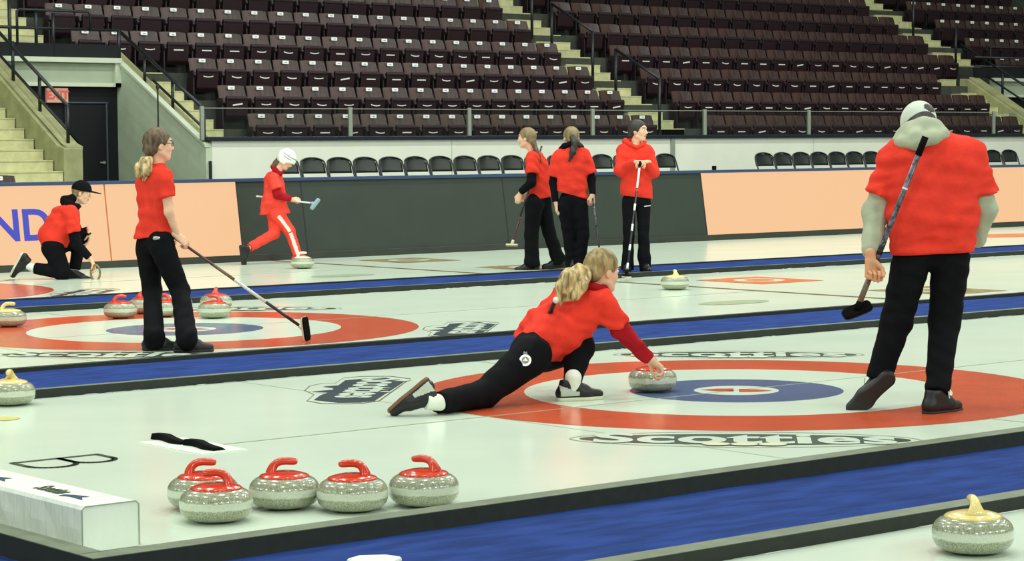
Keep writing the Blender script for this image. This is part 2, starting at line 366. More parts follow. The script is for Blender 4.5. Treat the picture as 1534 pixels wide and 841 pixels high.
# foam dividers and carpet
def curb(x0, x1, y0, y1, zb, top=True):
    mb = MB().box((x0, y0, zb), (x1, y1, CURB))
    if top: mb.box((x0+.004, y0+.004, CURB-.002), (x1-.004, y1-.004, CURB+.0015), 1)  # top face gets a paler grey-green colour than the sides
    o = mb.build('trim', [M['foam'], M['foam_top']]); struct(o); return o
def frost(y, side, x0=-5, x1=20):
    mb = MB(); x = x0
    while x < x1:
        L = random.uniform(.03, .22)
        if random.random() < .55:
            w = random.uniform(.004, .018); h = random.uniform(.001, .003)
            mb.add([(x, y, 0.001), (x+L, y, .001), (x+L*.8, y+side*w, .001), (x+L*.2, y+side*w, .001), (x+L*.25, y+side*.003, h), (x+L*.75, y+side*.003, h)], [(0, 1, 5, 4), (3, 4, 5, 2), (0, 4, 3), (1, 2, 5)])
        x += L+random.uniform(0, .15)
    return struct(mb.build('frost_edge', M['frost']))
for a, b, l in ((-3.72, -2.39, 'd1'), (2.42, 3.71, 'd2'), (8.58, 9.69, 'd3')):
    CARPZ = {'d1': -.016, 'd2': .024, 'd3': .036}[l]; cw = {'d1': .11, 'd2': .07, 'd3': .06}[l]
    curb(X_L-.10, 58, a, a+cw, -.06); curb(X_L-.10, 58, b-cw, b, -.06, l == 'd1')
    nx, ny = 240, 14; v = []; f = []
    for i in range(nx+1):
        for j in range(ny+1):
            x = X_L-.10+(64*(i/nx)**1.6); y = a+cw+(b-a-2*cw)*j/ny
            v.append((x, y, CARPZ+.0015*math.sin(x*5+y*7)*math.sin(y*3+x*1.3)))
    for i in range(nx):
        for j in range(ny): q = i*(ny+1)+j; f.append((q, q+ny+1, q+ny+2, q+1))
    o = meshobj('carpet', v, f, M['carpet'], smooth=True); struct(o)
    frost(a-.001, -1)
o = MB().box((-14, -12, -.07), (X_L-.10, 14.6, -.03)).build('carpet', M['carpet']); struct(o)
curb(X_L-.10, X_L, -2.39, 2.42, -.06)
curb(X_L-.10, X_L, 3.71, 8.58, -.06); curb(X_L-.10, X_L, 9.69, 14.6, -.06)

# white end bumper
bl = empty('bumper_block', (-5.25, 0, 0)); props(bl, 'long white vinyl bumper block with printed crests at the end of the ice', 'bumper')
bw = MB(); bx0, bx1, bz = -5.365-(-5.25), -5.135-(-5.25), .165; NN = 60
prof = [(bx0, .002), (bx0, bz*.5), (bx0+.004, bz-.012), (bx0+.014, bz), (bx1-.014, bz), (bx1-.004, bz-.012), (bx1, bz*.5), (bx1, .002)]
v = []; f = []
for i in range(NN+1):
    y = -2.14+4.4*i/NN
    for j, (x, z) in enumerate(prof):
        wr = .004*math.sin(i*1.9+z*30)+.003*math.sin(i*3.1)
        v.append((x+(wr if j == 1 and 0 < i < NN else 0), y, z))
n = len(prof)
for i in range(NN):
    for j in range(n): f.append((i*n+j, i*n+(j+1) % n, (i+1)*n+(j+1) % n, (i+1)*n+j))
f += [tuple(range(n)), tuple(NN*n+k for k in range(n))[::-1]]
bw.add(v, f).build('vinyl_cover', M['vinyl_white'], bl)
MB().tube([(bx0+.002, -2.142, .006), (bx0+.002, -2.142, bz-.012), (bx0+.014, -2.142, bz), (bx1-.014, -2.142, bz), (bx1-.002, -2.142, bz-.012), (bx1-.002, -2.142, .006)], .0022, 6).build('piping', M['ice_line'], bl)
for yy in (-1.72, -1.12, -.5):
    v, f = text_mesh('Scotties', .10, offset=.004); v = [(q[0]*.62, q[1]*1.1, 0) for q in v]
    mb = MB().add(xf(v, (0, yy, bz+.002), (0, -1, 0), (1, 0, 0)), f)
    mb.build('crest_lettering', M['ice_dark'], bl)
    q = [(.15*a, .06*b, 0) for a, b in ((1.1, 0), (1.6, .35), (1.5, -.1), (1.9, -.6), (1.2, -.55), (.9, -.9), (.85, -.4))]
    MB().add(xf(q, (0, yy, bz+.002), (0, -1, 0), (1, 0, 0)), [tuple(range(7))]).build('crest_point', M['cap_blue'], bl)
# hacks
hp = empty('starting_hack', (-3.58, .02, 0)); props(hp, 'white plate with two black rubber footholds on the ice near the letter B', 'foothold')
MB().box((-.13, -.25, .0005), (.12, .33, .003)).build('plate', M['plate_white'], hp)
for yy in (.235, -.065):
    mb = MB(); seg = 12; v = []; f = []
    for i in range(seg+1):
        t = i/seg; y = yy+.14-.28*t; cx = .0+.012*math.sin(t*6.28); h = .022+.008*math.sin(t*PI*1.0)-.014*t
        v += [(cx-.038, y, .003), (cx-.03, y, h+.010), (cx+.01, y, h+.010), (cx+.035, y, .003)]
    for i in range(seg):
        for j in range(4): q = i*4; f.append((q+j, q+(j+1) % 4, q+4+(j+1) % 4, q+4+j))
    f += [(0, 1, 2, 3), tuple(seg*4+k for k in (3, 2, 1, 0))]
    mb.add(v, f).build('foothold', M['black_rubber'], hp, smooth=False, bevel=.004)
# white crate on the carpet at the very bottom
wb = MB(); P = onZ(553, 833, .03)
pts = [(-.15, -.05), (-.10, .05), (.02, .085), (.17, .01), (.20, -.09), (.05, -.17), (-.1, -.14)]
wb.prism([(P[0]+a*.55-.03, P[1]+b*.7-.02) for a, b in pts], 'z', -.014, .03)
o = wb.build('folded_towel', M['plate_white'], bevel=.01); props(o, 'small white folded towel on the blue carpet at the bottom edge', 'towel')

# ---------------------------------------------------------------- curling stones
def make_stone(color):
    e = empty('curling_stone')
    pr = [(0.0, .0), (.062, .0), (.066, .004), (.106, .010), (.129, .025), (.138, .043), (.140, .060), (.139, .075), (.133, .090), (.120, .104), (.102, .113), (.086, .116), (0, .116)]
    def crs(pr, k=4):
        out = []
        for i in range(len(pr)-1):
            p0 = pr[max(i-1, 0)]; p1 = pr[i]; p2 = pr[i+1]; p3 = pr[min(i+2, len(pr)-1)]
            for j in range(k):
                t = j/k
                out.append(tuple(.5*((2*p1[a])+(-p0[a]+p2[a])*t+(2*p0[a]-5*p1[a]+4*p2[a]-p3[a])*t*t+(-p0[a]+3*p1[a]-3*p2[a]+p3[a])*t**3) for a in (0, 1)))
        return out+[pr[-1]]
    MB().lathe(crs(pr[1:-1]), 56).build('granite_body', M['granite'], e, smooth=True)
    hm = M['handle_'+color]
    pl = MB().lathe([(.098, .112), (.099, .117), (.092, .122), (.07, .128), (.045, .133), (.02, .135), (.0005, .135)], 48).build('handle_plate', hm, e, smooth=True)
    # gooseneck: rises from one side of the plate and reaches back over it
    path = [(-.056, .118), (-.051, .134), (-.045, .148), (-.036, .160), (-.022, .168), (-.004, .171), (.018, .170), (.038, .168), (.055, .166)]
    wid = [.048, .034, .023, .018, .0165, .016, .016, .0155, .012]; hei = [.022, .020, .018, .016, .015, .0145, .0145, .014, .010]
    n = 14; v = []; f = []
    for i, (x, z) in enumerate(path):
        a = path[max(i-1, 0)]; b = path[min(i+1, len(path)-1)]; tx, tz = b[0]-a[0], b[1]-a[1]; L = math.hypot(tx, tz); tx /= L; tz /= L
        for k in range(n):
            c, s = math.cos(2*PI*k/n), math.sin(2*PI*k/n); v.append((x-tz*hei[i]*s, wid[i]*c, z+tx*hei[i]*s))
    for i in range(len(path)-1):
        for k in range(n): f.append((i*n+k, i*n+(k+1) % n, (i+1)*n+(k+1) % n, (i+1)*n+k))
    f += [tuple(range(n))[::-1], tuple((len(path)-1)*n+k for k in range(n))]
    g = MB().add(v, f).build('handle', hm, e, smooth=True)
    md = g.modifiers.new('s', 'SUBSURF'); md.levels = 1; md.render_levels = 2
    MB().lathe([(.010, .1345), (.010, .137), (.0005, .137)], 16, c=(.012, 0, 0)).build('bolt', M['bolt'], e, smooth=True)
    return e
protos = {}
# (pixel x of centre, pixel y of the foot, colour, direction of the grip in degrees from +X, label)
RT = -39.3  # angle of picture-right on the ice
stones = [
 (300, 765, 'red', RT+8, 'red-handled curling stone half hidden at the back left of the near cluster of five'),
 (320, 784, 'red', RT+176, 'red-handled curling stone at the front left of the near cluster, handle pointing left'),
 (423, 764, 'red', RT+12, 'red-handled curling stone second from left in the near row, handle pointing right'),
 (526, 768, 'red', RT+176, 'red-handled curling stone third along the near row, touching its right neighbour'),
 (634, 760, 'red', RT+150, 'red-handled curling stone at the right end of the near row beside the black foam'),
 (1465, 832, 'yellow', RT+90, 'yellow-handled curling stone in the bottom right corner on the nearest sheet'),
 (10, 607, 'yellow', RT-88, 'yellow-handled curling stone cut by the left edge near the foam divider'),
 (10, 490, 'yellow', RT+10, 'yellow-handled curling stone on the red ring at the left edge'),
 (178, 477, 'red', RT+20, 'red-handled curling stone just left of the girl with glasses'),
 (214, 470, 'red', RT+40, 'red-handled curling stone partly hidden behind the left leg of the girl with glasses'),
 (243, 475, 'red', RT+170, 'red-handled curling stone seen between the legs of the girl with glasses'),
 (262, 466, 'pale', RT+160, 'pale-handled curling stone peeking behind the right leg of the girl with glasses'),
 (319, 477, 'red', RT+165, 'red-handled curling stone right of the girl with glasses, front one of two'),
 (322, 464, 'red', RT+90, 'red-handled curling stone standing right behind another red-handled one'),
 (452, 402, 'pale', RT+10, 'pale-handled curling stone in front of the foot of the helmeted player'),
 (1012, 434, 'yellow', RT+95, 'yellow-handled curling stone alone on the ice right of the standing trio'),
 (979, 588, 'red', RT+110, 'red-handled curling stone held by the delivering player'),
]
DELIV = None
for px, py, col, ang, lab in stones:
    P = onZ(px, py-6 if py > 600 else py-2.5, 0.0)
    # the pixel marks the front foot of the stone: its centre is one foot radius further back
    back = np.array([CD[0], CD[1], 0]); back /= np.linalg.norm(back)
    Q = onZ(px, py+(2.5 if py > 600 else 1), 0)+back*.085
    if col not in protos: s = protos[col] = make_stone(col)
    else: s = copy_tree(protos[col])
    s.scale = (1, 1, 1.08)
    s.location = (Q[0], Q[1], 0.001); s.rotation_euler = (0, 0, math.radians(ang)); s.name = 'curling_stone'
    grp = 'curling stones of the near cluster' if py > 750 and px < 700 else 'curling stones further up the ice'
    props(s, lab, 'curling stone', grp)
    if px == 979: DELIV = Q

# ---------------------------------------------------------------- boards round the rink
YB = 14.6; ZT = 1.005; LEAN = .15
def board_panel(name, x0, x1, m, label, cat, group, seam=None, frame=None):
    e = empty(name, ((x0+x1)/2, YB, 0)); props(e, label, cat, group)
    hw = (x1-x0)/2
    # a panel leaning slightly back
    pf = [(0, .075), (LEAN, ZT-.012), (LEAN+.05, ZT-.012), (.05, .075)]
    MB().prism(pf, 'x', -hw+.004, hw-.004).build('panel_face', m, e)
    if seam is not None: MB().prism([(-.003, .075), (LEAN-.003, ZT-.012), (LEAN+.01, ZT-.012), (.01, .075)], 'x', hw-.008, hw+.008).build('edge_seam', seam, e)
    return e
xl = [-3.27, -1.42, .43, 2.28, 4.13, 5.98]
labs = ['glowing salmon screen panel beyond the left edge', 'glowing salmon screen panel left of the blue letters', 'glowing salmon screen panel at the left edge behind the letters',
        'glowing salmon screen panel with blue letters behind the kneeling person', 'glowing salmon screen panel behind the girl with glasses, next to dark padding']
for i in range(3, 5):
    e = board_panel('led_panel', xl[i], xl[i+1], M['led'], labs[i], 'screen', 'lit screen panels of the boards', M['seam_led'] if i == 3 else M['seam'])
    if i == 3:
        v, f = text_mesh('ND', .52, offset=.012, extrude=.003, spacing=1.0)
        hx = max(q[0] for q in v)-min(q[0] for q in v); hy = max(q[1] for q in v)-min(q[1] for q in v); x0 = min(q[0] for q in v); y0 = min(q[1] for q in v)
        v = [((q[0]-x0)*(.76/hx), (q[1]-y0)*(.375/hy), q[2]) for q in v]
        a = onY(-12, 362, YB+.05); up = np.array([0, LEAN, ZT-.087]); up /= np.linalg.norm(up)
        o = [a[0]-e.location.x, .0+LEAN*((.355-.075)/(ZT-.087))-.006, .355]
        MB().add(xf(v, o, (1, 0, 0), up, (0, -1, 0)), f).build('screen_lettering', M['led_blue'], e)
e = board_panel('led_panel', xl[2], xl[3], M['led'], labs[2], 'screen', 'lit screen panels of the boards', M['seam_led'])
xd = [5.98, 6.95, 10.26, 14.03]
for i in range(3):
    board_panel('padded_panel', xd[i], xd[i+1], M['pad'], ['narrow dark padded board panel behind the helmeted player', 'dark padded board panel right of the helmeted player', 'dark padded board panel behind the standing trio'][i], 'padding', 'dark padded panels of the boards', M['seam'])
xr = [14.03, 17.8, 21.6, 25.4, 29.2]
rl = ['glowing salmon screen panel right of the standing trio, beside the dark padding', 'glowing salmon screen panel left of the man in the cap', 'glowing salmon screen panel behind the man in the cap', 'glowing salmon screen panel at the right edge']
for i in range(4):
    board_panel('led_panel', xr[i], xr[i+1], M['led'], rl[i], 'screen', 'lit screen panels of the boards', None)
struct(MB().prism([(YB+LEAN-.03, ZT-.012), (YB+LEAN-.03, ZT+.03), (YB+LEAN+.10, ZT+.03), (YB+LEAN+.10, ZT-.012)], 'x', -8, 40).build('trim_board_cap', M['cap_blue'], bevel=.006))
struct(MB().box((-8, YB-.03, 0), (40, YB+.06, .085)).build('trim_kick_plate', M['kick'], bevel=.005))
struct(MB().box((-8, YB+.24, 0), (40, YB+.29, ZT-.05)).build('wall_boards_back', M['blackish']))
# bench platform behind the boards
struct(MB().box((-8, YB+.3, -.06), (40, 17.55, .40)).build('floor_bench_platform', M['terrace']))
# cream wall under the stands
YG = 17.6; X_V0, X_V1 = 5.30, 7.31
struct(MB().box((X_V1+.10, YG, -.06), (26.9, YG+.12, 1.52)).build('wall_stand_front', M['wall_cream']))
struct(MB().box((28.9, YG, -.06), (40, YG+.12, 1.52)).build('wall_stand_front', M['wall_cream']))
struct(MB().box((X_V1, YG-.05, 1.52), (26.95, YG+.14, 1.575)).build('trim_wall_cap', M['rail_navy'], bevel=.008))
struct(MB().box((16.12, YG-.03, .4), (16.20, YG, 1.52)).build('trim_wall_joint', M['post_gray']))
struct(MB().box((19.5, YG-.006, .4), (19.515, YG+.001, 1.52)).build('trim_wall_joint', M['wall_gray']))
struct(MB().box((11.6, YG-.006, .4), (11.615, YG+.001, 1.52)).build('trim_wall_joint', M['wall_gray']))
# glass on top
gp = [7.28, 9.78, 11.98, 14.47, 16.94, 19.44, 21.94, 24.44, 26.85]
nth = ['first', 'second', 'third', 'fourth', 'fifth', 'sixth', 'seventh', 'eighth', 'ninth', 'tenth', 'eleventh', 'twelfth', 'thirteenth', 'fourteenth', 'fifteenth', 'sixteenth', 'seventeenth', 'eighteenth', 'nineteenth', 'twentieth', 'twenty-first']
for i in range(len(gp)-1):
    e = empty('glass_panel', ((gp[i]+gp[i+1])/2, YG+.03, 1.575)); hw = (gp[i+1]-gp[i])/2
    props(e, 'low clear barrier pane before the seats, %s counting from the left stairs' % nth[i], 'glass barrier', 'clear panes along the front of the stands')
    MB().box((-hw+.03, 0, 0), (hw-.03, .012, .40)).build('pane', M['glass'], e)
    MB().box((-hw+.03, -.001, .392), (hw-.03, .013, .402)).build('pane_edge', M['post_gray'], e)
    MB().box((hw-.03, -.01, 0), (hw+.03, .03, .42)).build('post', M['post_gray'], e, bevel=.004)
    if i == 0: MB().box((-hw-.03, -.01, -.05), (-hw+.025, .03, .42)).build('post', M['post_gray'], e, bevel=.004)

# ---------------------------------------------------------------- terraces, stairs and vomitories
RD, RZ, ROW0_Y, ROW0_Z = .8, .4275, 18.45, 1.26     # depth and rise per row; rear edge and tread height of the lowest row
def tread(k): return ROW0_Z+RZ*k
def terr(name, k0, k1, x0, x1):
    pts = [(ROW0_Y+RD*(k0-1) if k0 > 0 else YG+.12, tread(k0)-.5)]
    pts = [(ROW0_Y+RD*(k0-1), -.06)]
    if k0 == 0: pts = [(YG+.12, -.06)]
    for k in range(k0, k1+1):
        ya = max(ROW0_Y+RD*(k-1), pts[0][0]); pts += [(ya, tread(k)), (ROW0_Y+RD*k, tread(k))]
    pts += [(ROW0_Y+RD*k1, -.06)]
    return struct(MB().prism(pts, 'x', x0, x1).build(name, M['terrace']))
terr('floor_terrace', 0, 9, 8.13, 16.45); terr('floor_terrace', 0, 9, 17.25, 26.0)
for x0, x1 in ((16.45, 17.25),): terr('floor_terrace', 0, 9, x0, x1)
def terr_up(k0, k1, x0, x1, zb):
    pts = [(20.05, zb)]
    for k in range(k0, k1+1):
        ya = max(ROW0_Y+RD*(k-1), 20.05); pts += [(ya, tread(k)), (ROW0_Y+RD*k, tread(k))]
    pts += [(ROW0_Y+RD*k1, zb)]
    return struct(MB().prism(pts, 'x', x0, x1).build('floor_terrace', M['terrace']))
terr_up(3, 9, -3, 8.13, 2.30); terr_up(3, 9, 26.0, 40, 2.30)
struct(MB().box((-8, 25.6, 0), (40, 25.8, 9)).build('wall_stand_back', M['blackish']))
def stairs(x0, x1, y0, z0, n, label, zfloor=.9, m='step', ybase=None):
    """n steps; nosing of step i at (y0+.267i, z0+.1425i)"""
    mb = MB()
    for i in range(n):
        y = y0+.2667*i; z = z0+.1425*i
        mb.box((x0, y, z-.36), (x1, y+.2667+.02, z-.004)); mb.box((x0-.0, y-.008, z-.016), (x1, y+.285, z))
    o = mb.build('floor_stair_flight', M[m]); struct(o); return o
A1 = stairs(16.45, 17.25, 18.45-.2667*1, 1.687-.1425*1, 28, 'long aisle')
stairs(7.62, 8.13, 18.45-.2667*2, 1.687-.1425*2, 9, 'right of tunnel')
stairs(27.2, 28.1, 20.9, 3.0, 16, 'right aisle')
stairs(26.12, 26.62, 18.2, 1.545, 9, 'right lower')
stairs(3.2, 5.0, 16.6, .705, 13, 'left')
stairs(5.3, 6.65, 20.75, 2.96, 14, 'left upper')
for x0, x1 in ((5.0, 5.3),):
    pass
# left parapet with thick cap, beside the left stairs
pp = [(17.40, -.06), (17.40, 1.43), (17.58, 1.47), (20.0, 2.86), (20.0, -.06)]
struct(MB().prism(pp, 'x', 5.02, 5.30).build('wall_parapet_left', M['concrete'], bevel=.012))
cp = [(17.41, 1.40), (17.41, 1.455), (17.56, 1.50), (20.02, 2.90), (20.02, 2.83)]
struct(MB().prism(cp, 'x', 5.07, 5.31).build('trim_parapet_cap', M['concrete'], bevel=.01))
# tunnel right wall (grey) with pale sloping edge and the concrete kerb behind it
rw = [(YG, -.06), (YG, 1.46), (20.03, 2.70), (20.03, -.06)]
struct(MB().prism(rw, 'x', X_V1, X_V1+.10).build('wall_tunnel_right', M['wall_gray']))
struct(MB().prism([(YG-.01, 1.43), (YG-.01, 1.475), (20.03, 2.735), (20.03, 2.69)], 'x', X_V1-.025, X_V1+.07).build('trim_tunnel_edge', M['wall_trim'], bevel=.004))
struct(MB().prism([(YG+.13, 0.5), (YG+.13, 1.40), (20.5, 2.87), (20.5, .5)], 'x', X_V1+.08, 7.64).build('wall_kerb', M['concrete']))
struct(MB().prism([(YG+.12, -.06), (YG+.12, 1.15), (18.2, 1.2), (18.2, -.06)], 'x', 7.6, 8.2).build('floor_terrace', M['terrace']))
# tunnel back: dark wall, door, lintel beam
YV = 20.03
struct(MB().box((-3, YV, -.06), (8.0, YV+.12, 2.36)).build('wall_tunnel_back', M['blackish']))
dr = empty('door_1', (6.78, YV-.002, .40)); dr['kind'] = 'structure'
MB().box((-.29, -.02, 0), (.33, 0, 1.66)).build('door_leaf', M['door'], dr)
MB().box((-.33, -.035, 1.68), (.36, 0, 1.70)).box((.32, -.035, 0), (.345, 0, 1.69)).box((-.34, -.035, 0), (-.32, 0, 1.69)).build('door_frame', M['door_frame'], dr)
MB().box((.25, -.05, .80), (.29, -.02, .84)).box((.20, -.055, .81), (.29, -.045, .83)).build('door_handle', M['silver'], dr)
lb = MB().box((5.2, YV-.10, 2.33), (X_V1, YV-.02, 2.735))
lintel = struct(MB().box((5.2, YV-.06, 2.33), (X_V1, YV, 2.735)).build('wall_lintel', M['lintel_gray']))
MB().box((5.2, YV-.16, 2.665), (X_V1, YV-.06, 2.735)).box((5.2, YV-.12, 2.32), (X_V1, YV-.06, 2.375)).box((X_V1-.09, YV-.12, 2.32), (X_V1, YV-.06, 2.7)).build('lintel_frame', M['wall_trim'], lintel)
# exit sign
ex = empty('exit_sign', (6.30, YV-.06, 2.19)); props(ex, 'small reddish exit sign over the dark doorway, behind the black railing', 'sign')
MB().box((-.17, -.02, -.105), (.17, .04, .105)).build('sign_box', M['sign_face'], ex, bevel=.005)
v, f = text_mesh('EXIT', .17, offset=.006, extrude=.002)
MB().add(xf(v, (0, -.024, 0), (1.0, 0, 0), (0, 0, 1), (0, -1, 0)), f).build('sign_lettering', M['sign_red'], ex)
# black barrier above the lintel
struct(MB().box((4.0, YV-.04, 2.74), (7.34, YV+.02, 2.93)).build('wall_barrier_panel', M['blackish']))
def rail_thing(name, label, parts, cat='railing', group=None):
    base_ = parts[0][1][0]; e = empty(name, base_); props(e, label, cat, group)
    for nm, pts, r in parts:
        o = MB().tube(pts, r, 8).build(nm, M['rail'], None, smooth=True); wchild(o, e)
    return e
y = YV-.02
rail_thing('barrier_railing', 'black tube railing on the dark barrier above the doorway lintel', [
    ('post', [(5.60, y, 2.74), (5.60, y, 3.56)], .028), ('post', [(6.01, y, 2.90), (6.01, y, 3.43)], .025), ('post', [(6.28, y, 2.74), (6.28, y, 3.37)], .025), ('post', [(7.34, y, 2.74), (7.34, y, 3.16)], .028),
    ('top_rail', [(4.0, y, 3.15), (7.34, y, 3.145)], .022), ('lower_rail', [(5.0, y, 2.925), (7.33, y, 2.905)], .018),
    ('loop_rail', [(5.70, y-.03, 2.93), (5.70, y-.03, 3.38), (5.73, y-.03, 3.402), (6.82, y-.03, 3.40), (6.86, y-.03, 3.37), (6.86, y-.03, 3.15)], .02)])
x = 5.17
rail_thing('stair_railing', 'black sloping handrail on the concrete parapet at the far left', [
    ('post', [(x, 19.085, 2.33), (x, 19.085, 2.90)], .024), ('post', [(x, 18.326, 1.90), (x, 18.326, 2.42)], .024), ('post', [(x, 17.558, 1.50), (x, 17.558, 1.99)], .024),
    ('top_rail', [(x, 20.6, 3.67), (x, 19.413, 3.003), (x, 17.54, 1.985)], .024), ('lower_rail', [(x, 20.6, 3.35), (x, 19.428, 2.70), (x, 17.56, 1.665)], .02)], group='sloping stair railings')
x = 7.5
rail_thing('stair_railing', 'black sloping handrail beside the short stairs above the grey wall', [
    ('post', [(x, 19.558, 2.30), (x, 19.558, 2.76)], .024), ('post', [(x, 18.784, 1.88), (x, 18.784, 2.40)], .024), ('post', [(x, 17.95, 1.50), (x, 17.95, 1.975)], .024),
    ('top_rail', [(x, 20.29, 3.16), (x, 17.96, 1.975)], .026), ('lower_rail', [(x, 19.32, 2.40), (x, 17.96, 1.70)], .02)], group='sloping stair railings')
# aisle handrails on the long stairs
for i, (ya, za, zb, lab) in enumerate(((18.26, 1.55, 2.51, 'lowest short handrail on the long aisle stairs, two posts'), (19.93, 2.4, 3.37, 'middle short handrail on the long aisle stairs, two posts'), (21.55, 3.3, 4.25, 'topmost short handrail on the long aisle stairs, two posts'))):
    x = 16.5
    rail_thing('aisle_handrail', 'black ' + lab, [('post', [(x, ya, za), (x, ya, zb)], .026), ('post', [(x, ya+1.08, za+.55), (x, ya+1.08, zb+.53)], .026), ('top_rail', [(x, ya, zb), (x, ya+1.08, zb+.53)], .024)], 'handrail', 'short handrails on the long aisle')
x = 27.2
rail_thing('aisle_handrail', 'black handrail beside the upper right stairs, two posts', [('post', [(x, 20.82, 3.02), (x, 20.82, 3.76)], .026), ('post', [(x, 21.95, 3.6), (x, 21.95, 4.42)], .026)], 'handrail', 'posts by the right stairs')
rail_thing('stair_railing', 'black sloping handrail over the concrete parapet at the right edge', [
    ('post', [(27.2, 19.62, 2.30), (27.2, 19.62, 2.84)], .026), ('post', [(27.2, 18.6, 1.7), (27.2, 18.6, 2.28)], .026),
    ('top_rail', [(27.2, 20.7, 3.42), (27.2, 18.3, 2.12)], .024), ('lower_rail', [(27.2, 20.3, 2.90), (27.2, 18.3, 1.80)], .02)], group='sloping stair railings')
# right vomitory
PX_ = 26.64; qa = onX(1449, 119, PX_); qb = onX(1534, 178, PX_); sl_ = (qa[2]-qb[2])/(qa[1]-qb[1]); z0_ = qb[2]+(YG-qb[1])*sl_
struct(MB().prism([(YG, -.06), (YG, z0_), (qa[1], qa[2]), (qa[1]+.2, qa[2]+.02), (qa[1]+.2, -.06)], 'x', PX_, PX_+.28).build('wall_parapet_right', M['concrete'], bevel=.015))
struct(MB().prism([(YG, z0_-.01), (YG, z0_+.05), (qa[1], qa[2]+.05), (qa[1], qa[2]-.01)], 'x', PX_+.06, PX_+.34).build('trim_parapet_cap', M['concrete'], bevel=.008))
struct(MB().box((26.9, YG, -.06), (27.3, YG+.12, 1.52)).build('wall_stand_front', M['wall_cream']))
struct(MB().box((27.3, YV, -.06), (40, YV+.1, 2.40)).build('wall_tunnel_back', M['blackish']))
l2 = struct(MB().box((27.3, YV-.06, 2.34), (40, YV, 2.715)).build('wall_lintel', M['lintel_gray']))
MB().box((27.3, YV-.14, 2.65), (40, YV-.06, 2.715)).box((27.3, YV-.1, 2.33), (40, YV-.06, 2.38)).build('lintel_frame', M['wall_trim'], l2)
struct(MB().box((26.83, YV-.02, 2.72), (40, YV+.04, 2.925)).build('wall_barrier_panel', M['blackish']))
rail_thing('barrier_railing', 'black and grey tube railing on the barrier at the upper right edge', [('top_rail', [(26.83, YV, 3.13), (33, YV, 3.13)], .02), ('lower_rail', [(26.83, YV, 2.95), (33, YV, 2.945)], .016),
    ('loop_rail', [(27.35, YV+.02, 2.95), (27.35, YV+.02, 3.34), (33, YV+.02, 3.34)], .018)])
# slim black pole and a short dark post behind the boards
P = onY(236, 126, 15.3)
e = empty('slim_pole', (P[0], 15.3, .40)); props(e, 'slim black pole rising behind the head of the girl with glasses', 'pole')
MB().tube([(0, 0, 0), (0, 0, P[2]-.40)], .011, 8).build('pole', M['rail'], e); MB().lathe([(.001, P[2]-.40), (.022, P[2]-.42), (.022, P[2]-.45), (.012, P[2]-.47)], 12).build('clamp', M['rail'], e); MB().lathe([(.15, 0), (.15, .012), (.02, .03), (.001, .03)], 20).build('base', M['rail'], e)
e = empty('door_bumper', (7.36, 17.575, .41)); props(e, 'short black vertical bar at the left end of the cream wall', 'bar')
MB().box((-.012, -.025, 0), (.012, .02, .83)).build('bar', M['rail'], e)
MB().box((-.025, -.03, -.01), (.025, .022, .01)).build('foot', M['rail'], e)

# ---------------------------------------------------------------- stadium seats
SP = .4987
def seat_proto(tag, strip):
    e = empty('stadium_seat')
    # backrest: slightly reclined shell, tag near its top
    v = []; f = []; nx, nz = 6, 5
    for side in (0, 1):
        for i in range(nx+1):
            for j in range(nz+1):
                u = i/nx*2-1; t = j/nz
                xx = u*(.244-.016*t); yy = -.02-.10*(1-t)+.018*(u*u)*-1+(.018 if side else 0); zz = .33+.325*t-.012*abs(u)**3*(t > .99)
                v.append((xx, yy, zz))
    m_ = (nx+1)*(nz+1)
    for i in range(nx):
        for j in range(nz):
            q = i*(nz+1)+j; f.append((q, q+nz+1, q+nz+2, q+1)); f.append((m_+q, m_+q+1, m_+q+nz+2, m_+q+nz+1))
    per = [i*(nz+1) for i in range(nx+1)]+[nx*(nz+1)+j for j in range(1, nz+1)]+[i*(nz+1)+nz for i in range(nx-1, -1, -1)]+[j for j in range(nz-1, 0, -1)]
    for a, b in zip(per, per[1:]+per[:1]): f.append((a, b, m_+b, m_+a))
    MB().add(v, f).build('backrest', M['seat_back'], e, smooth=False)
    # folded-up pan in front of the back
    MB().prism([(-.15, .14), (-.205, .20), (-.235, .46), (-.225, .49), (-.19, .49), (-.17, .45), (-.14, .22)], 'x', -.185, .185).build('seat_pan', M['seat_pan'], e, bevel=.012)
    MB().prism([(-.232, .43), (-.242, .438), (-.243, .448), (-.236, .455)], 'x', -.16, .16).build('pan_rib', M['seat_pan'], e)
    MB().box((-.246, -.20, .0), (-.225, -.12, .37)).box((-.246, -.20, .37), (-.222, -.05, .46)).box((-.246, -.10, .0), (-.23, -.02, .34)).build('side_frame', M['seat_frame'], e)
    MB().prism([(-.205+.035*math.cos(t), .40+.035*math.sin(t)) for t in [2*PI*k/12 for k in range(12)]], 'x', -.255, -.215).build('pivot', M['seat_frame'], e)
    if tag:
        tg = MB().prism([(-.05, .590), (-.056, .596), (-.056, .636), (-.05, .642), (.05, .642), (.056, .636), (.056, .596), (.05, .590)], 'y', -.064, -.052).build('number_tag', M['tag'], e)
        MB().box((-.02, -.066, .608), (.025, -.063, .619)).build('tag_print', M['tag_ink'], tg)
    if strip:  # painted highlight: white strip standing for light caught on the pan lip
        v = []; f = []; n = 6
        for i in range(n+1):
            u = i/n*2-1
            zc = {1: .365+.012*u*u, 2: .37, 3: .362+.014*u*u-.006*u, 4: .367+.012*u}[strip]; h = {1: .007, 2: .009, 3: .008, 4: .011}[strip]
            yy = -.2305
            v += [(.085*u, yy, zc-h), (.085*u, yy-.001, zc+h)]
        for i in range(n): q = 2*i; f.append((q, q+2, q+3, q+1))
        MB().add(v, f).build('lip_glint', M['strip'], e)
    return e
SEAT = {}
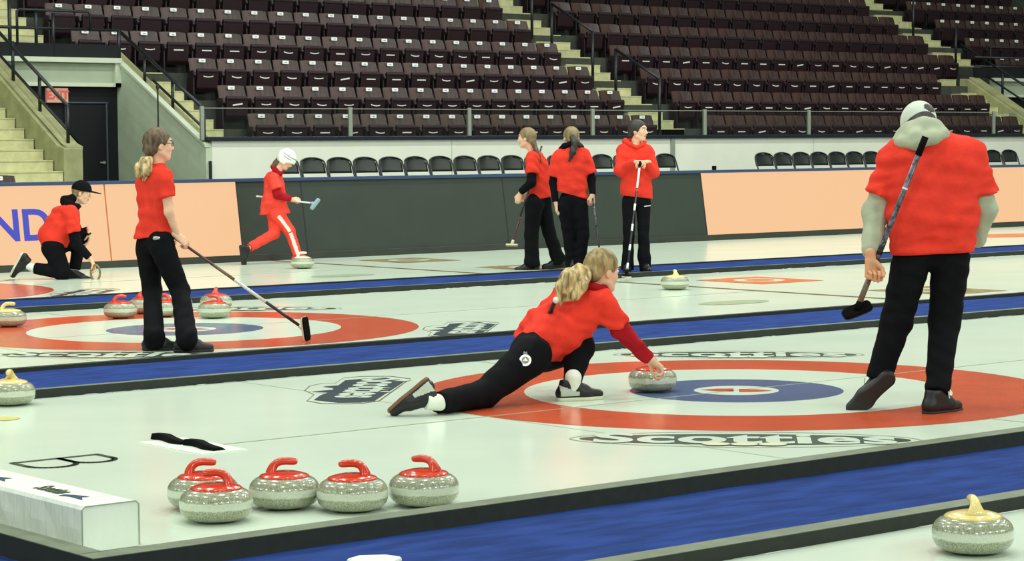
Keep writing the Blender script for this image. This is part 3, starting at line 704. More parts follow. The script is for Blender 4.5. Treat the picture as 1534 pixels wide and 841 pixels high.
def place_seat(x, k, tag, strip, label, group, dy=0, z=None):
    key = (tag, strip)
    if key not in SEAT: s = SEAT[key] = seat_proto(tag, strip)
    else: s = copy_tree(SEAT[key])
    s.location = (x, ROW0_Y+RD*k-.03+dy, tread(k) if z is None else z); s.name = 'stadium_seat'
    props(s, label, 'stadium seat', group)
rowname = ['front row', 'second row up', 'third row up', 'fourth row up', 'fifth row up', 'sixth row up', 'seventh row up', 'eighth row up']
def sec(rows, tag, blk, group, look):
    for k, (x0, n) in rows.items():
        for i in range(n):
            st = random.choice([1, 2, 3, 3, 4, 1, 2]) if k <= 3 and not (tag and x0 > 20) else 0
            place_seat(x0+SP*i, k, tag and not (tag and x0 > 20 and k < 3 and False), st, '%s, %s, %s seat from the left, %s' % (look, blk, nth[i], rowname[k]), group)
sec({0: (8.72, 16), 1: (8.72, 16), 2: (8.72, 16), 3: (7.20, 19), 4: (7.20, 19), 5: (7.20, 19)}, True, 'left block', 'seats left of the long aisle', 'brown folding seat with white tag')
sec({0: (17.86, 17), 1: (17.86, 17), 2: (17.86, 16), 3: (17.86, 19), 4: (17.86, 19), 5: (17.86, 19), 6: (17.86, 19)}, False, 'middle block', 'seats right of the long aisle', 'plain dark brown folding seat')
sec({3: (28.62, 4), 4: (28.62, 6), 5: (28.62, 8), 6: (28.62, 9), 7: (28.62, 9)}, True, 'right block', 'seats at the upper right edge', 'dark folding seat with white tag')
for (x, yy, z, lab) in ((onY(-6, 240, 17.0)[0]+.1, 17.0, .44, 'dark brown folding seat at the left edge beside the bottom of the stairs'), (onY(22, 262, 16.1)[0]+.1, 16.1, .24, 'dark brown folding seat just above the boards at the left edge')):
    s = copy_tree(SEAT[(True, 2)]); s.location = (x-.1, yy, z); props(s, lab, 'stadium seat', 'seats at the left edge'); s.name = 'stadium_seat'
    # ---- lower stair terrace under them
struct(MB().box((-3, 16.3, -.06), (4.5, 17.3, .46)).build('floor_terrace', M['terrace']))

# ---------------------------------------------------------------- folding chairs behind the boards
def chair_proto():
    e = empty('folding_chair')
    # back pad, curved, rounded top
    v = []; f = []; nx, nz = 12, 6
    for side in (0, 1):
        for i in range(nx+1):
            for j in range(nz+1):
                u = i/nx*2-1; t = j/nz
                hw = .205*(1-.42*max(0, (t-.45)/.55)**2.6)
                zz = .665+.20*t; zz -= .0*(abs(u)**4)*(t); yy = .02+.06*t+.030*(1-u*u)*1.0+(.03 if side else 0)
                v.append((u*hw, yy, zz))
    m_ = (nx+1)*(nz+1)
    for i in range(nx):
        for j in range(nz):
            q = i*(nz+1)+j; f.append((q, q+nz+1, q+nz+2, q+1)); f.append((m_+q, m_+q+1, m_+q+nz+2, m_+q+nz+1))
    per = [i*(nz+1) for i in range(nx+1)]+[nx*(nz+1)+j for j in range(1, nz+1)]+[i*(nz+1)+nz for i in range(nx-1, -1, -1)]+[j for j in range(nz-1, 0, -1)]
    for a, b in zip(per, per[1:]+per[:1]): f.append((a, b, m_+b, m_+a))
    MB().add(v, f).build('backrest', M['chair_pad'], e, smooth=True)
    pts = []
    for k in range(13):
        t = PI*k/12; pts.append((-.215*math.cos(t) if True else 0, .055+.03*math.sin(t), .80+.075*math.sin(t)))
    pts = [(-.225, -.26, .0), (-.222, -.05, .52), (-.218, .04, .76)]+pts[1:-1]+[(.218, .04, .76), (.222, -.05, .52), (.225, -.26, .0)]
    MB().tube(pts, .0125, 8).build('tube_frame', M['chair_metal'], e, smooth=True)
    MB().box((-.20, -.36, .44), (.20, .03, .475)).build('seat', M['chair_pad'], e, bevel=.012)
    for s in (-1, 1): MB().tube([(s*.205, .22, 0), (s*.205, -.02, .45), (s*.205, -.12, .60)], .011, 8).build('rear_leg', M['chair_metal'], e)
    MB().tube([(-.205, .12, .18), (.205, .12, .18)], .009, 6).build('crossbar', M['chair_metal'], e)
    return e
ch = None
cx = [7.50+.4325*i for i in range(17)]
for i, x in enumerate(cx+[16.56+.423*i for i in range(9)]+[21.8, 22.25, 22.70]):
    ch_ = chair_proto() if ch is None else copy_tree(ch)
    if ch is None: ch = ch_
    grp = 'left' if i < 17 else ('mid' if i < 26 else 'right')
    j = i if i < 17 else (i-17 if i < 26 else i-26)
    ch_.location = (x, 15.85, .40); ch_.rotation_euler = (0, 0, 0); ch_.name = "folding_chair"; ch_.scale = (.92, 1, 1)
    lab = {'left': 'black folding chair in the long row above the dark padding, %s from the left' % nth[j], 'mid': 'black folding chair left of the man in the cap, %s from the left' % nth[j],
           'right': 'black folding chair right of the man in the cap, %s from the left' % nth[j]}[grp]
    props(ch_, lab, 'chair', {'left': 'folding chairs of the long row', 'mid': 'folding chairs above the right screens', 'right': 'folding chairs near the right edge'}[grp])
# a small dark box on the board cap right of the trio
e = MB().box((-.03, -.02, 0), (.03, .02, .06)).build('clock_box', M['black_rubber'], bevel=.004); P = onY(1072, 249, YB+LEAN); e.location = (P[0], YB+LEAN+.03, ZT+.031); props(e, 'tiny black box on the boards right of the standing trio', 'box')
# ---------------------------------------------------------------- signed-distance figures (bodies and clothes as continuous surfaces)
def _n(v): v = np.asarray(v, float); return v/(np.linalg.norm(v)+1e-12)
class Sdf:
    def __init__(s, vox=.01, k=.03): s.vox = vox; s.k = k; s.p = []; s.cuts = []; s.noise = None
    def cone(s, a, b, ra, rb, cut='', k=None, sub=False, flat=None):
        """tapered limb from a to b; flat=(axis, factor) widens it along an axis"""
        s.p.append(('c', np.asarray(a, float), np.asarray(b, float), ra, rb, cut, s.k if k is None else k, sub, flat)); return s
    def chain(s, pts, rs, **kw):
        for i in range(len(pts)-1): s.cone(pts[i], pts[i+1], rs[i], rs[i+1], **kw)
        return s
    def ell(s, c, rad, ax, k=None, sub=False):
        s.p.append(('e', np.asarray(c, float), np.asarray(rad, float), np.array(ax, float), None, '', s.k if k is None else k, sub, None)); return s
    def cut(s, p, n): s.cuts.append((np.asarray(p, float), _n(n))); return s      # removes the side n points to
    def folds(s, amp, waves, seed=0):
        s.noise = (amp, waves, seed); return s
    def grid(s):
        lo = np.full(3, 1e9); hi = -lo
        for q in s.p:
            if q[7]: continue
            if q[0] == 'c': m = max(q[3], q[4])*(1.0 if not q[8] else max(1, q[8][1])); a = np.minimum(q[1], q[2])-m; b = np.maximum(q[1], q[2])+m
            else: m = q[2].max(); a = q[1]-m; b = q[1]+m
            lo = np.minimum(lo, a); hi = np.maximum(hi, b)
        pad = 3*s.vox+.012; lo -= pad; hi += pad
        n = np.ceil((hi-lo)/s.vox).astype(int)+1
        ax = [lo[i]+s.vox*np.arange(n[i]) for i in range(3)]
        D = np.full(n, .2)
        for q in s.p:
            if q[0] == 'c': m = max(q[3], q[4])*(1.0 if not q[8] else max(1, q[8][1])); a = np.minimum(q[1], q[2])-m; b = np.maximum(q[1], q[2])+m
            else: m = q[2].max(); a = q[1]-m; b = q[1]+m
            mg = 1.5*q[6]+3*s.vox+.01
            i0 = np.maximum(0, np.floor((a-mg-lo)/s.vox).astype(int)); i1 = np.minimum(n, np.ceil((b+mg-lo)/s.vox).astype(int)+1)
            if (i1 <= i0).any(): continue
            sl = tuple(slice(i0[j], i1[j]) for j in range(3))
            X = ax[0][sl[0]][:, None, None]; Y = ax[1][sl[1]][None, :, None]; Z = ax[2][sl[2]][None, None, :]
            if q[0] == 'c':
                A, B = q[1], q[2]; d = B-A; L2 = d@d+1e-12
                px, py, pz = X-A[0], Y-A[1], Z-A[2]
                t = (px*d[0]+py*d[1]+pz*d[2])/L2; tc = np.clip(t, 0, 1)
                qx, qy, qz = px-tc*d[0], py-tc*d[1], pz-tc*d[2]
                if q[8] is not None:
                    w = _n(q[8][0]); fct = q[8][1]; pr = qx*w[0]+qy*w[1]+qz*w[2]; pr2 = pr*(1/fct-1)
                    qx, qy, qz = qx+w[0]*pr2, qy+w[1]*pr2, qz+w[2]*pr2
                dist = np.sqrt(qx*qx+qy*qy+qz*qz)-(q[3]+(q[4]-q[3])*tc)
                L = math.sqrt(L2)
                if 'e' in q[5]: dist = np.maximum(dist, (t-1)*L)
                if 's' in q[5]: dist = np.maximum(dist, -t*L)
            else:
                px, py, pz = X-q[1][0], Y-q[1][1], Z-q[1][2]
                u = [(px*a_[0]+py*a_[1]+pz*a_[2])/r for a_, r in zip(q[3], q[2])]
                k0 = np.sqrt(u[0]**2+u[1]**2+u[2]**2); k1 = np.sqrt((u[0]/q[2][0])**2+(u[1]/q[2][1])**2+(u[2]/q[2][2])**2)+1e-9
                dist = k0*(k0-1)/k1
            a0 = D[sl]; k = q[6]
            if q[7]:
                h = np.clip(.5-.5*(-dist-a0)/-k*-1, 0, 1) if False else None
                D[sl] = np.maximum(a0, -dist)
            elif k <= 1e-6: D[sl] = np.minimum(a0, dist)
            else:
                h = np.clip(.5+.5*(a0-dist)/k, 0, 1); D[sl] = a0+(dist-a0)*h-k*h*(1-h)
        if s.noise:
            amp, waves, seed = s.noise; rg = np.random.RandomState(seed)
            X = ax[0][:, None, None]; Y = ax[1][None, :, None]; Z = ax[2][None, None, :]
            acc = 0
            for wv in waves:
                wv = np.asarray(wv, float)
                ph = rg.rand(5)*6.28; w2 = rg.randn(3)*9
                warp = 1.1*np.sin(X*w2[0]+Y*w2[1]+Z*w2[2]+ph[0])+.8*np.sin(X*w2[1]*1.7-Z*w2[0]*1.3+Y*w2[2]+ph[1])
                acc = acc+np.sin(X*wv[0]+Y*wv[1]+Z*wv[2]+ph[2]+warp)*(0.6+.4*np.sin(X*w2[2]-Y*w2[0]+Z*w2[1]*.7+ph[3]))
            D = D+amp*acc/max(1, len(waves))**.5
        for p, nn in s.cuts:
            X = ax[0][:, None, None]; Y = ax[1][None, :, None]; Z = ax[2][None, None, :]
            D = np.maximum(D, (X-p[0])*nn[0]+(Y-p[1])*nn[1]+(Z-p[2])*nn[2])
        return D, lo
    def surf(s):
        D, lo = s.grid(); n = D.shape; S = D < 0
        cn = (n[0]-1, n[1]-1, n[2]-1)
        ids = []; pts = []; quads = []
        def cid(i, j, k): return (i*cn[1]+j)*cn[2]+k
        for axn in range(3):
            sl0 = [slice(None)]*3; sl1 = [slice(None)]*3; sl0[axn] = slice(0, -1); sl1[axn] = slice(1, None)
            a = S[tuple(sl0)]; b = S[tuple(sl1)]
            idx = np.argwhere(a != b)
            o1, o2 = [(1, 2), (2, 0), (0, 1)][axn]
            ok = (idx[:, o1] > 0) & (idx[:, o1] < n[o1]-1) & (idx[:, o2] > 0) & (idx[:, o2] < n[o2]-1)
            idx = idx[ok]
            d0 = D[tuple(sl0)][tuple(idx.T)]; d1 = D[tuple(sl1)][tuple(idx.T)]; t = d0/(d0-d1)
            P = idx.astype(float); P[:, axn] += t
            c = []
            for (u, v) in ((-1, -1), (0, -1), (0, 0), (-1, 0)):
                q = idx.copy(); q[:, o1] += u; q[:, o2] += v; cc = cid(q[:, 0], q[:, 1], q[:, 2]); c.append(cc); ids.append(cc); pts.append(P)
            inside0 = a[tuple(idx.T)]
            Q = np.stack(c, 1); Q[~inside0] = Q[~inside0][:, ::-1]; quads.append(Q)
        if not ids: return np.zeros((0, 3)), np.zeros((0, 4), int)
        ids = np.concatenate(ids); pts = np.concatenate(pts); quads = np.concatenate(quads)
        un, inv = np.unique(ids, return_inverse=True)
        cnt = np.bincount(inv); V = np.stack([np.bincount(inv, pts[:, j])/cnt for j in range(3)], 1)
        F = np.searchsorted(un, quads)
        return V*s.vox+lo, F
def skinmesh(name, parts, mats, base, parent=None, locate=False):
    """parts: list of (V, F, material index or function of face centres); world coordinates, object stands at base"""
    vs = []; fs = []; mi = []; n = 0
    for V, F, m in parts:
        if len(V) == 0: continue
        vs.append(V-base); fs.append(F+n); n += len(V)
        if callable(m): mi.append(m(V[F].mean(1)))
        else: mi.append(np.full(len(F), m))
    V = np.concatenate(vs); F = np.concatenate(fs); mi = np.concatenate(mi).astype(np.int32)
    me = bpy.data.meshes.new(name)
    me.vertices.add(len(V)); me.vertices.foreach_set('co', V.astype(np.float32).ravel())
    me.loops.add(len(F)*4); me.loops.foreach_set('vertex_index', F.astype(np.int32).ravel())
    me.polygons.add(len(F)); me.polygons.foreach_set('loop_start', np.arange(0, len(F)*4, 4, dtype=np.int32)); me.polygons.foreach_set('loop_total', np.full(len(F), 4, np.int32))
    for m in mats: me.materials.append(M[m])
    me.polygons.foreach_set('material_index', mi); me.polygons.foreach_set('use_smooth', [True]*len(F))
    me.update(calc_edges=True); me.validate()
    o = bpy.data.objects.new(name, me); COL.objects.link(o)
    if parent is None: o.location = V3(base)
    else: o.parent = parent
    return o
RH = _n([CR[0], CR[1], 0]); DH = _n([CD[0], CD[1], 0]); UP = np.array([0, 0, 1.])
def V(a, b, c): return RH*a+DH*b+UP*c
class Fig:
    """a figure standing at the ice point seen at pixel (px, py)"""
    def __init__(s, px, py, z=0.0, vox=.011):
        s.base = onZ(px, py, z); s.depth = (s.base-CAM)@CD; s.vox = vox; s.body = Sdf(vox, .02); s.parts = []; s.garments = []; s.mats = ['skin', 'lip', 'eye_white', 'iris', 'brow']
    def J(s, px, py, b=0.0):
        v = ray(px, py); return CAM+v*((s.depth+b)/(v@CD))
    def G(s, px, py, z=0.0): return onZ(px, py, z)
    def head(s, c, fwd, up, size=1.0, face=True, vox=.0055, neck=None):
        F = _n(fwd); U = _n(np.asarray(up, float)-F*(np.asarray(up, float)@F)); R = np.cross(F, U); s.HF, s.HU, s.HR, s.HC, s.HS = F, U, R, np.asarray(c, float), size
        z = size; P = lambda f, r, u: s.HC+F*f*z+R*r*z+U*u*z
        h = Sdf(vox, .018)
        h.ell(P(-.008, 0, .025), (.096*z, .076*z, .094*z), (F, R, U)); h.ell(P(.022, 0, -.035), (.070*z, .060*z, .085*z), (F, R, U))
        h.cone(P(.055, -.022, -.092), P(.055, .022, -.092), .022*z, .022*z); h.cone(P(.0, -.055, -.06), P(.05, -.02, -.095), .018*z, .016*z); h.cone(P(.0, .055, -.06), P(.05, .02, -.095), .018*z, .016*z)
        h.cone(P(.085, 0, .012), P(.103, 0, -.028), .007*z, .012*z, k=.008); h.cone(P(.094, -.012, -.034), P(.094, .012, -.034), .007*z, .007*z, k=.006)
        h.cone(P(.080, -.03, .03), P(.080, .03, .03), .012*z, .012*z, k=.012)
        for r in (-1, 1):
            h.ell(P(.092, r*.032, .006), (.012*z, .016*z, .009*z), (F, R, U), k=.004, sub=True)
            h.ell(P(-.008, r*.076, -.01), (.019*z, .008*z, .031*z), (F, R, U), k=.006)
            h.cone(P(.06, r*.045, -.025), P(.055, r*.045, -.03), .016*z, .014*z, k=.02)
        h.ell(P(.084, 0, -.058), (.012*z, .024*z, .006*z), (F, R, U), k=.004); h.ell(P(.083, 0, -.067), (.011*z, .020*z, .006*z), (F, R, U), k=.004)
        nb = neck if neck is not None else P(-.03, 0, -.20)
        h.cone(P(-.015, 0, -.06), nb, .050*z, .052*z, k=.02)
        HC = s.HC
        def mf(c_):
            q = c_-HC; f, r, u = q@F/z, q@R/z, q@U/z; m = np.zeros(len(c_), int)
            m[(f > .072) & (np.abs(r) < .024) & (u < -.053) & (u > -.071)] = 1
            m[(f > .07) & (np.abs(r) > .016) & (np.abs(r) < .046) & (u > .024) & (u < .031)] = 4
            return m
        Vv, Ff = h.surf(); s.parts.append((Vv, Ff, mf))
        for r in (-1, 1):
            e = Sdf(.0028, .001).ell(P(.078, r*.032, .006), (.0115*z,)*3, (F, R, U)); ce = P(.078, r*.032, .006)
            Vv, Ff = e.surf(); s.parts.append((Vv, Ff, lambda c_, ce=ce: np.where((_nrm(c_-ce)@F) > .84, 3, 2)))
        return P
    def hand(s, w, F, N, S, curl=(35, 40, 30), z=1.0, thumb=.5, spread=0., tcurl=None, vox=.0038):
        """w wrist, F towards the fingers, N way the palm faces, S towards the thumb side"""
        F = _n(F); N = _n(np.asarray(N, float)-F*(np.asarray(N, float)@F)); S = np.cross(F, N)*(1 if np.cross(F, N)@np.asarray(S, float) > 0 else -1)
        h = Sdf(vox, .006); w = np.asarray(w, float)
        off = [.028, .009, -.010, -.027]; L = [(.043, .026, .021), (.047, .030, .022), (.043, .028, .021), (.034, .021, .018)]
        h.cone(w-F*.03*z, w+F*.01*z, .024*z, .022*z, k=.01, flat=(S, 1.15))
        for o, (a, b, c) in zip(off, L):
            k0 = w+F*(.088-(.006 if abs(o) > .02 else 0))*z+S*o*z
            h.cone(w+S*o*.55*z+F*.01*z, k0, .015*z, .0115*z, k=.012)
            p = k0; ang = 0; FF = F
            for li, (Ls, cu) in enumerate(zip((a, b, c), curl)):
                ang += math.radians(cu*(1+.06*off.index(o))); d = F*math.cos(ang)+N*math.sin(ang)+S*o*spread*6; d = _n(d)
                q = p+d*Ls*z; h.cone(p, q, (.0098-.0011*li)*z, (.0090-.0012*li)*z, k=.003); p = q
        t0 = w+F*.02*z+S*.022*z+N*.006*z; t1 = w+F*.052*z+S*.046*z+N*.018*z*thumb*2
        dt = _n(F*(.8-.3*thumb)+N*thumb*1.2-S*.35*thumb*(1 if tcurl is None else tcurl)); t2 = t1+dt*.032*z; t3 = t2+_n(dt-S*.5*thumb)*.026*z
        h.cone(t0, t1, .017*z, .0125*z, k=.01); h.cone(t1, t2, .0115*z, .0105*z, k=.004); h.cone(t2, t3, .0102*z, .0085*z, k=.003)
        Vv, Ff = h.surf(); s.parts.append((Vv, Ff, 0))
        return w+F*.080*z+N*.030*z       # centre of a gripped handle
    def finish(s, label, group=None):
        Vv, Ff = s.body.surf(); s.parts.append((Vv, Ff, 0))
        o = skinmesh('person', s.parts, s.mats, s.base); props(o, label, 'person', group); s.o = o
        for g in s.garments:
            skinmesh(g[0], g[1], g[2], s.base, o)
        return o
    def wear(s, name, sdf, m, mfun=None):
        Vv, Ff = sdf.surf()
        ms = m if isinstance(m, list) else [m]
        if name.endswith(('sleeves', 'socks')):           # one piece per arm or foot
            lab = np.arange(len(Vv))
            while True:
                mn = lab[Ff].min(1); new = lab.copy()
                for j in range(4): np.minimum.at(new, Ff[:, j], mn)
                new = new[new]
                if (new == lab).all(): break
                lab = new
            for u in np.unique(lab):
                sel = lab == u
                if sel.sum() < 40: continue
                idx = np.cumsum(sel)-1; fs = Ff[sel[Ff[:, 0]]]
                s.garments.append((name[:-1], [(Vv[sel], idx[fs], 0)], ms))
            return s
        s.garments.append((name, [(Vv, Ff, mfun if mfun else 0)], ms)); return s
    def shoe(s, ankle, toe, up, m='shoe_black', sole='sole_black', z=1.0, lace=None, vox=.006, patch=None, width=1.0):
        """ankle = ankle joint, toe direction T, up normal of the sole"""
        T = _n(toe); U = _n(np.asarray(up, float)-T*(np.asarray(up, float)@T)); R = np.cross(T, U); a = np.asarray(ankle, float)
        P = lambda f, r, u: a+T*f*z+R*r*z*width+U*u*z
        h = Sdf(vox, .02)
        h.cone(P(-.055, 0, -.055), P(.08, .0, -.058), .036*z, .043*z*width, flat=(U, .95)); h.cone(P(.08, 0, -.06), P(.16, -.004, -.066), .043*z, .033*z, flat=(U, .8)); h.cone(P(-.03, 0, .0), P(-.05, 0, -.06), .040*z, .036*z); h.cone(P(0, 0, -.01), P(.07, 0, -.04), .040*z, .036*z)
        h.cut(P(0, 0, -.082), -U).cut(P(0, 0, .02), U)
        mf = None; ms = [m]
        if patch:
            ms = [m, patch]
            def mf(c_):
                q = c_-a; f, r, u = q@T/z, q@R/z, q@U/z; return np.where((f < .035) & (f > -.075) & (u < -.028+.35*(f+.02)*-1) & (u > -.07), 1, 0)
        Vv, Ff = h.surf()
        so = Sdf(vox, .008)
        so.cone(P(-.055, 0, -.082), P(.03, .0, -.082), .037*z, .036*z).cone(P(.03, 0, -.082), P(.09, 0, -.082), .036*z, .046*z*width).cone(P(.09, 0, -.082), P(.160, -.003, -.082), .046*z*width, .035*z)
        so.cut(P(0, 0, -.078), U).cut(P(0, 0, -.100), -U)
        s.shoes = getattr(s, 'shoes', []); s.shoes.append((ms, (Vv, Ff, mf if mf else 0), so.surf(), sole, lace, P, z))
    def add_shoes(s):
        for ms, up, so, sole, lace, P, z in getattr(s, 'shoes', []):
            sh = skinmesh('shoe', [up], ms, s.base, s.o)
            skinmesh('sole', [(so[0], so[1], 0)], [sole], s.base, sh)
            if lace:
                mb = MB()
                for f in (.04, .06, .08): mb.tube([P(f, -.026, -.018-.25*(f-.02)), P(f+.006, 0, .006-.35*(f-.0)), P(f, .026, -.018-.25*(f-.02))], .0026*z, 5)
                for r in (-1, 1): mb.tube([P(.035, 0, .004), P(.05, r*.022, .024), P(.03, r*.045, .012), P(.028, r*.055, -.02)], .0022*z, 5)
                o = mb.build('laces', M[lace]); o.data.transform(Matrix.Translation(-V3(s.base))); o.parent = sh
def _nrm(a): return a/(np.linalg.norm(a, axis=1, keepdims=True)+1e-9)
def lerp(a, b, t): return np.asarray(a)*(1-t)+np.asarray(b)*t
def arm(f, sh, el, wr, r=1.0):
    f.body.cone(sh, el, .046*r, .038*r); f.body.cone(el, wr, .037*r, .026*r)
def leg(f, hip, kn, an, r=1.0):
    f.body.cone(hip, kn, .050*r, .042*r); f.body.cone(kn, an, .042*r, .032*r)
def torso(f, neck, sl, sr, pel, r=1.0):
    c = (np.asarray(sl)+sr)/2; f.body.cone(neck, c, .05*r, .07*r); f.body.cone(lerp(c, sl, .7), lerp(c, sr, .7), .042*r, .042*r)
    f.body.cone(c, lerp(c, pel, .6), .065*r, .060*r); f.body.cone(lerp(c, pel, .6), pel, .060*r, .060*r)
def broom(name_label, a, b, headdir, padn, m='broom_black', r=.0125, bands=(), hm='black_rubber', grip=None, padm='broom_pad', hl=.095, group=None):
    """a = butt end, b = head joint; headdir = long side of the brush head, padn = way the pad faces"""
    a = np.asarray(a, float); b = np.asarray(b, float)
    e = empty('curling_broom', b); props(e, name_label, 'broom', group)
    t = b-a
    o = MB().tube([a, b], r, 12).build('handle', M[m], None, smooth=True); wchild(o, e)
    for (u0, u1, bm_) in bands:
        q = MB().tube([a+t*u0, a+t*u1], r+.0012, 12).build('shaft_band', M[bm_], None, smooth=True); wchild(q, e)
    X = _n(headdir); Z = _n(np.asarray(padn, float)-X*(np.asarray(padn, float)@X)); Y = np.cross(Z, X)
    def slab(lx, ly, z0, z1, sh=1.0):
        v = []; f = []; n = 28
        for z_, k_ in ((z0, sh), (z1, 1.0)):
            for i in range(n):
                c_, s_ = math.cos(2*PI*i/n), math.sin(2*PI*i/n)
                px = lx*k_*(abs(c_)**.45)*(1 if c_ >= 0 else -1); py = ly*k_*(abs(s_)**.45)*(1 if s_ >= 0 else -1)
                v.append(b+X*px+Y*py+Z*z_)
        f = [tuple(range(n)), tuple(range(n, 2*n))[::-1]]+[(i, n+i, n+(i+1) % n, (i+1) % n) for i in range(n)]
        return v, f
    v, f = slab(hl, .036, -.004, .012, .9); h = MB().add(v, f).build('brush_head', M[hm], None, smooth=False, bevel=.002); wchild(h, e)
    v, f = slab(hl-.004, .033, .012, .028); q = MB().add(v, f).build('brush_pad', M[padm], None, bevel=.003); q.data.transform(Matrix.Translation(-e.location)); q.parent = h
    o = MB().tube([b-_n(t)*.05, b+Z*.002], [.015, .022], 12).build('joint', M[hm], None, smooth=True); o.data.transform(Matrix.Translation(-e.location)); o.parent = h
    if grip: 
        o = MB().tube([a-_n(t)*.004, a+_n(t)*grip], r+.0035, 12).build('end_grip', M['black_rubber'], None, smooth=True); wchild(o, e)
    return e
def strands(s, c, amp, freq, seed=1):
    pass
# ================================================================ man in the grey cap, walking away
def man():
    f = Fig(1407, 612, vox=.011); J = f.J
    SL, SR = J(1338, 236, .02), J(1455, 230, .02); NK = J(1388, 214, .05); PE = J(1393, 375, 0)
    HL, HR = J(1365, 392, 0), J(1424, 392, 0); KL, KR = J(1343, 482, -.0), J(1415, 482, .03); AL, AR = J(1317, 562, -.02), f.G(1404, 590, .10)
    EL, ER = J(1312, 318, .06), J(1474, 312, .05); WL, WR = J(1303, 384, -.06), J(1462, 362, .12)
    torso(f, NK, SL, SR, PE, 1.15); arm(f, SL, EL, WL, 1.1); arm(f, SR, ER, WR, 1.1); leg(f, HL, KL, AL, 1.1); leg(f, HR, KR, AR, 1.1)
    HC = J(1376, 190, .12)
    f.head(HC, V(-.30, .78, -.62), V(0, .5, .85), 1.08, neck=NK, vox=.008)
    f.mats = ['skin2', 'lip', 'eye_white', 'iris', 'brow']
    # left hand closed round the broom shaft
    B0 = J(1386, 206, -.24); B1 = J(1284, 463, -.09); ax = _n(B1-B0)
    gp = f.J(1304, 402, -.10)
    tt = (gp-B0)@ax; gc = B0+ax*tt
    F = _n(gc-WL+V(0, 0, -.02)); 
    f.hand(gc-V(0.012, .010, -.055), V(.05, -.1, -1), V(.35, -.9, 0)+np.zeros(3), V(.9, .3, 0), (60, 80, 55), 1.08, thumb=.6)
    # hooded sweatshirt: sleeves, cuffs and hood
    g = Sdf(.010, .03)
    g.cone(lerp(SL, EL, .45), EL, .064, .070); g.cone(EL, lerp(EL, WL, .82), .068, .050); g.cone(lerp(EL, WL, .80), WL, .036, .036, cut='e', k=.012)
    g.cone(lerp(SR, ER, .45), ER, .064, .070); g.cone(ER, lerp(ER, WR, .9), .068, .052); g.cone(lerp(ER, WR, .88), WR, .042, .042, cut='e', k=.012)
    g.folds(.0045, [(20, 8, 75), (-30, 15, 55), (60, -30, 30)], 3); f.wear('sweatshirt_sleeves', g, 'gray_fleece')
    h = Sdf(.009, .025)
    h.chain([J(1345, 212, .03), J(1352, 213, -.05), J(1372, 212, -.10), J(1396, 206, -.10), J(1412, 203, -.04), J(1418, 204, .04)], [.030, .036, .042, .040, .034, .028])
    h.chain([J(1351, 202, .04), J(1364, 195, -.03), J(1384, 189, -.05), J(1402, 193, .0), J(1411, 199, .06)], [.034, .044, .048, .040, .032])
    h.cone(J(1373, 206, -.10), J(1374, 218, -.11), .040, .016); h.cone(J(1352, 212, .05), J(1408, 208, .06), .045, .045)
    h.ell(J(1381, 203, -.0), (.135, .11, .070), (RH, DH, UP)); h.ell(J(1385, 192, -.0), (.090, .09, .055), (RH, DH, UP))
    h.folds(.003, [(22, -12, 50), (-25, 35, 60)], 5); f.wear('hood', h, 'gray_fleece')
    # t-shirt
    t = Sdf(.010, .05); C = (SL+SR)/2
    t.cone(lerp(C, SL, .80), lerp(C, SR, .80), .075, .075); t.cone(J(1363, 246, 0), J(1366, 325, .0), .125, .128); t.cone(J(1432, 242, 0), J(1428, 325, .0), .125, .128)
    t.cone(J(1397, 225, .03), J(1396, 330, .0), .13, .14); t.cone(J(1366, 325, 0), J(1369, 388, 0), .128, .128); t.cone(J(1427, 325, 0), J(1423, 390, 0), .128, .128)
    t.cone(J(1412, 214, .03), SR, .055, .072); t.cone(J(1364, 218, .03), SL, .055, .072)
    for S_, E_, px, py in ((SL, EL, 1318, 292), (SR, ER, 1474, 292)):
        t.cone(S_, J(px, py, .03), .070, .083, cut='e', k=.04)
    t.cut(J(1395, 380, 0), V(.04, 0, -1)); t.folds(.0075, [(8, -8, 62), (12, 20, 85), (30, -25, 25), (-45, 10, 40)], 8)
    f.wear('tshirt', t, 'shirt')
    # trousers
    p = Sdf(.010, .03)
    p.cone(J(1372, 372, 0), J(1416, 372, 0), .098, .098); p.cone(HL, KL, .104, .082); p.cone(KL, J(1315, 570, -.02), .082, .066, cut='e'); p.cone(HR, KR, .104, .084); p.cone(KR, AR, .082, .064, cut='e')
    p.cut(J(1393, 350, 0), UP); p.folds(.004, [(10, 10, 60), (30, -30, 70)], 2); f.wear('trousers', p, 'black_cloth')
    f.shoe(J(1313, 572, .0), V(-.72, .15, -.67), V(.10, .92, .28), 'shoe_black', 'sole_black', 1.12, lace='lace', width=1.05)
    f.shoe(AR+V(-.005, -.01, .0), V(.72, .68, -.02), UP, 'shoe_black', 'sole_black', 1.10, lace='lace')
    # cap worn with the strap opening at the back
    Fh, U, R = f.HF, f.HU, f.HR; P = lambda a, b, c: f.HC+(Fh*a+R*b+U*c)*1.08
    c = Sdf(.007, .012); c.ell(P(-.008, 0, .030), (.112, .093, .110), (Fh, R, U)); c.cut(P(0, 0, -.004), -U)
    c.cone(P(.075, 0, .028), P(.155, 0, .010), .062, .052, k=.01, flat=(U, .14))
    oc = P(-.115, -.0, .045)
    def cm(c_):
        q = c_-f.HC; a, b, cc = q@Fh, q@R, q@U
        return np.where((a < -.03) & (((b-.020)/.036)**2+((cc-.044)/.030)**2 < 1), 1, np.where(cc < .012, 2, 0))
    f.wear('cap', c, ['cap_gray', 'hair_dark', 'cap_gray'], cm)
    hr = Sdf(.008, .015); hr.ell(P(-.014, 0, .01), (.104, .086, .100), (Fh, R, U)); hr.cone(P(-.07, -.03, -.03), P(-.07, .03, -.03), .035, .035)
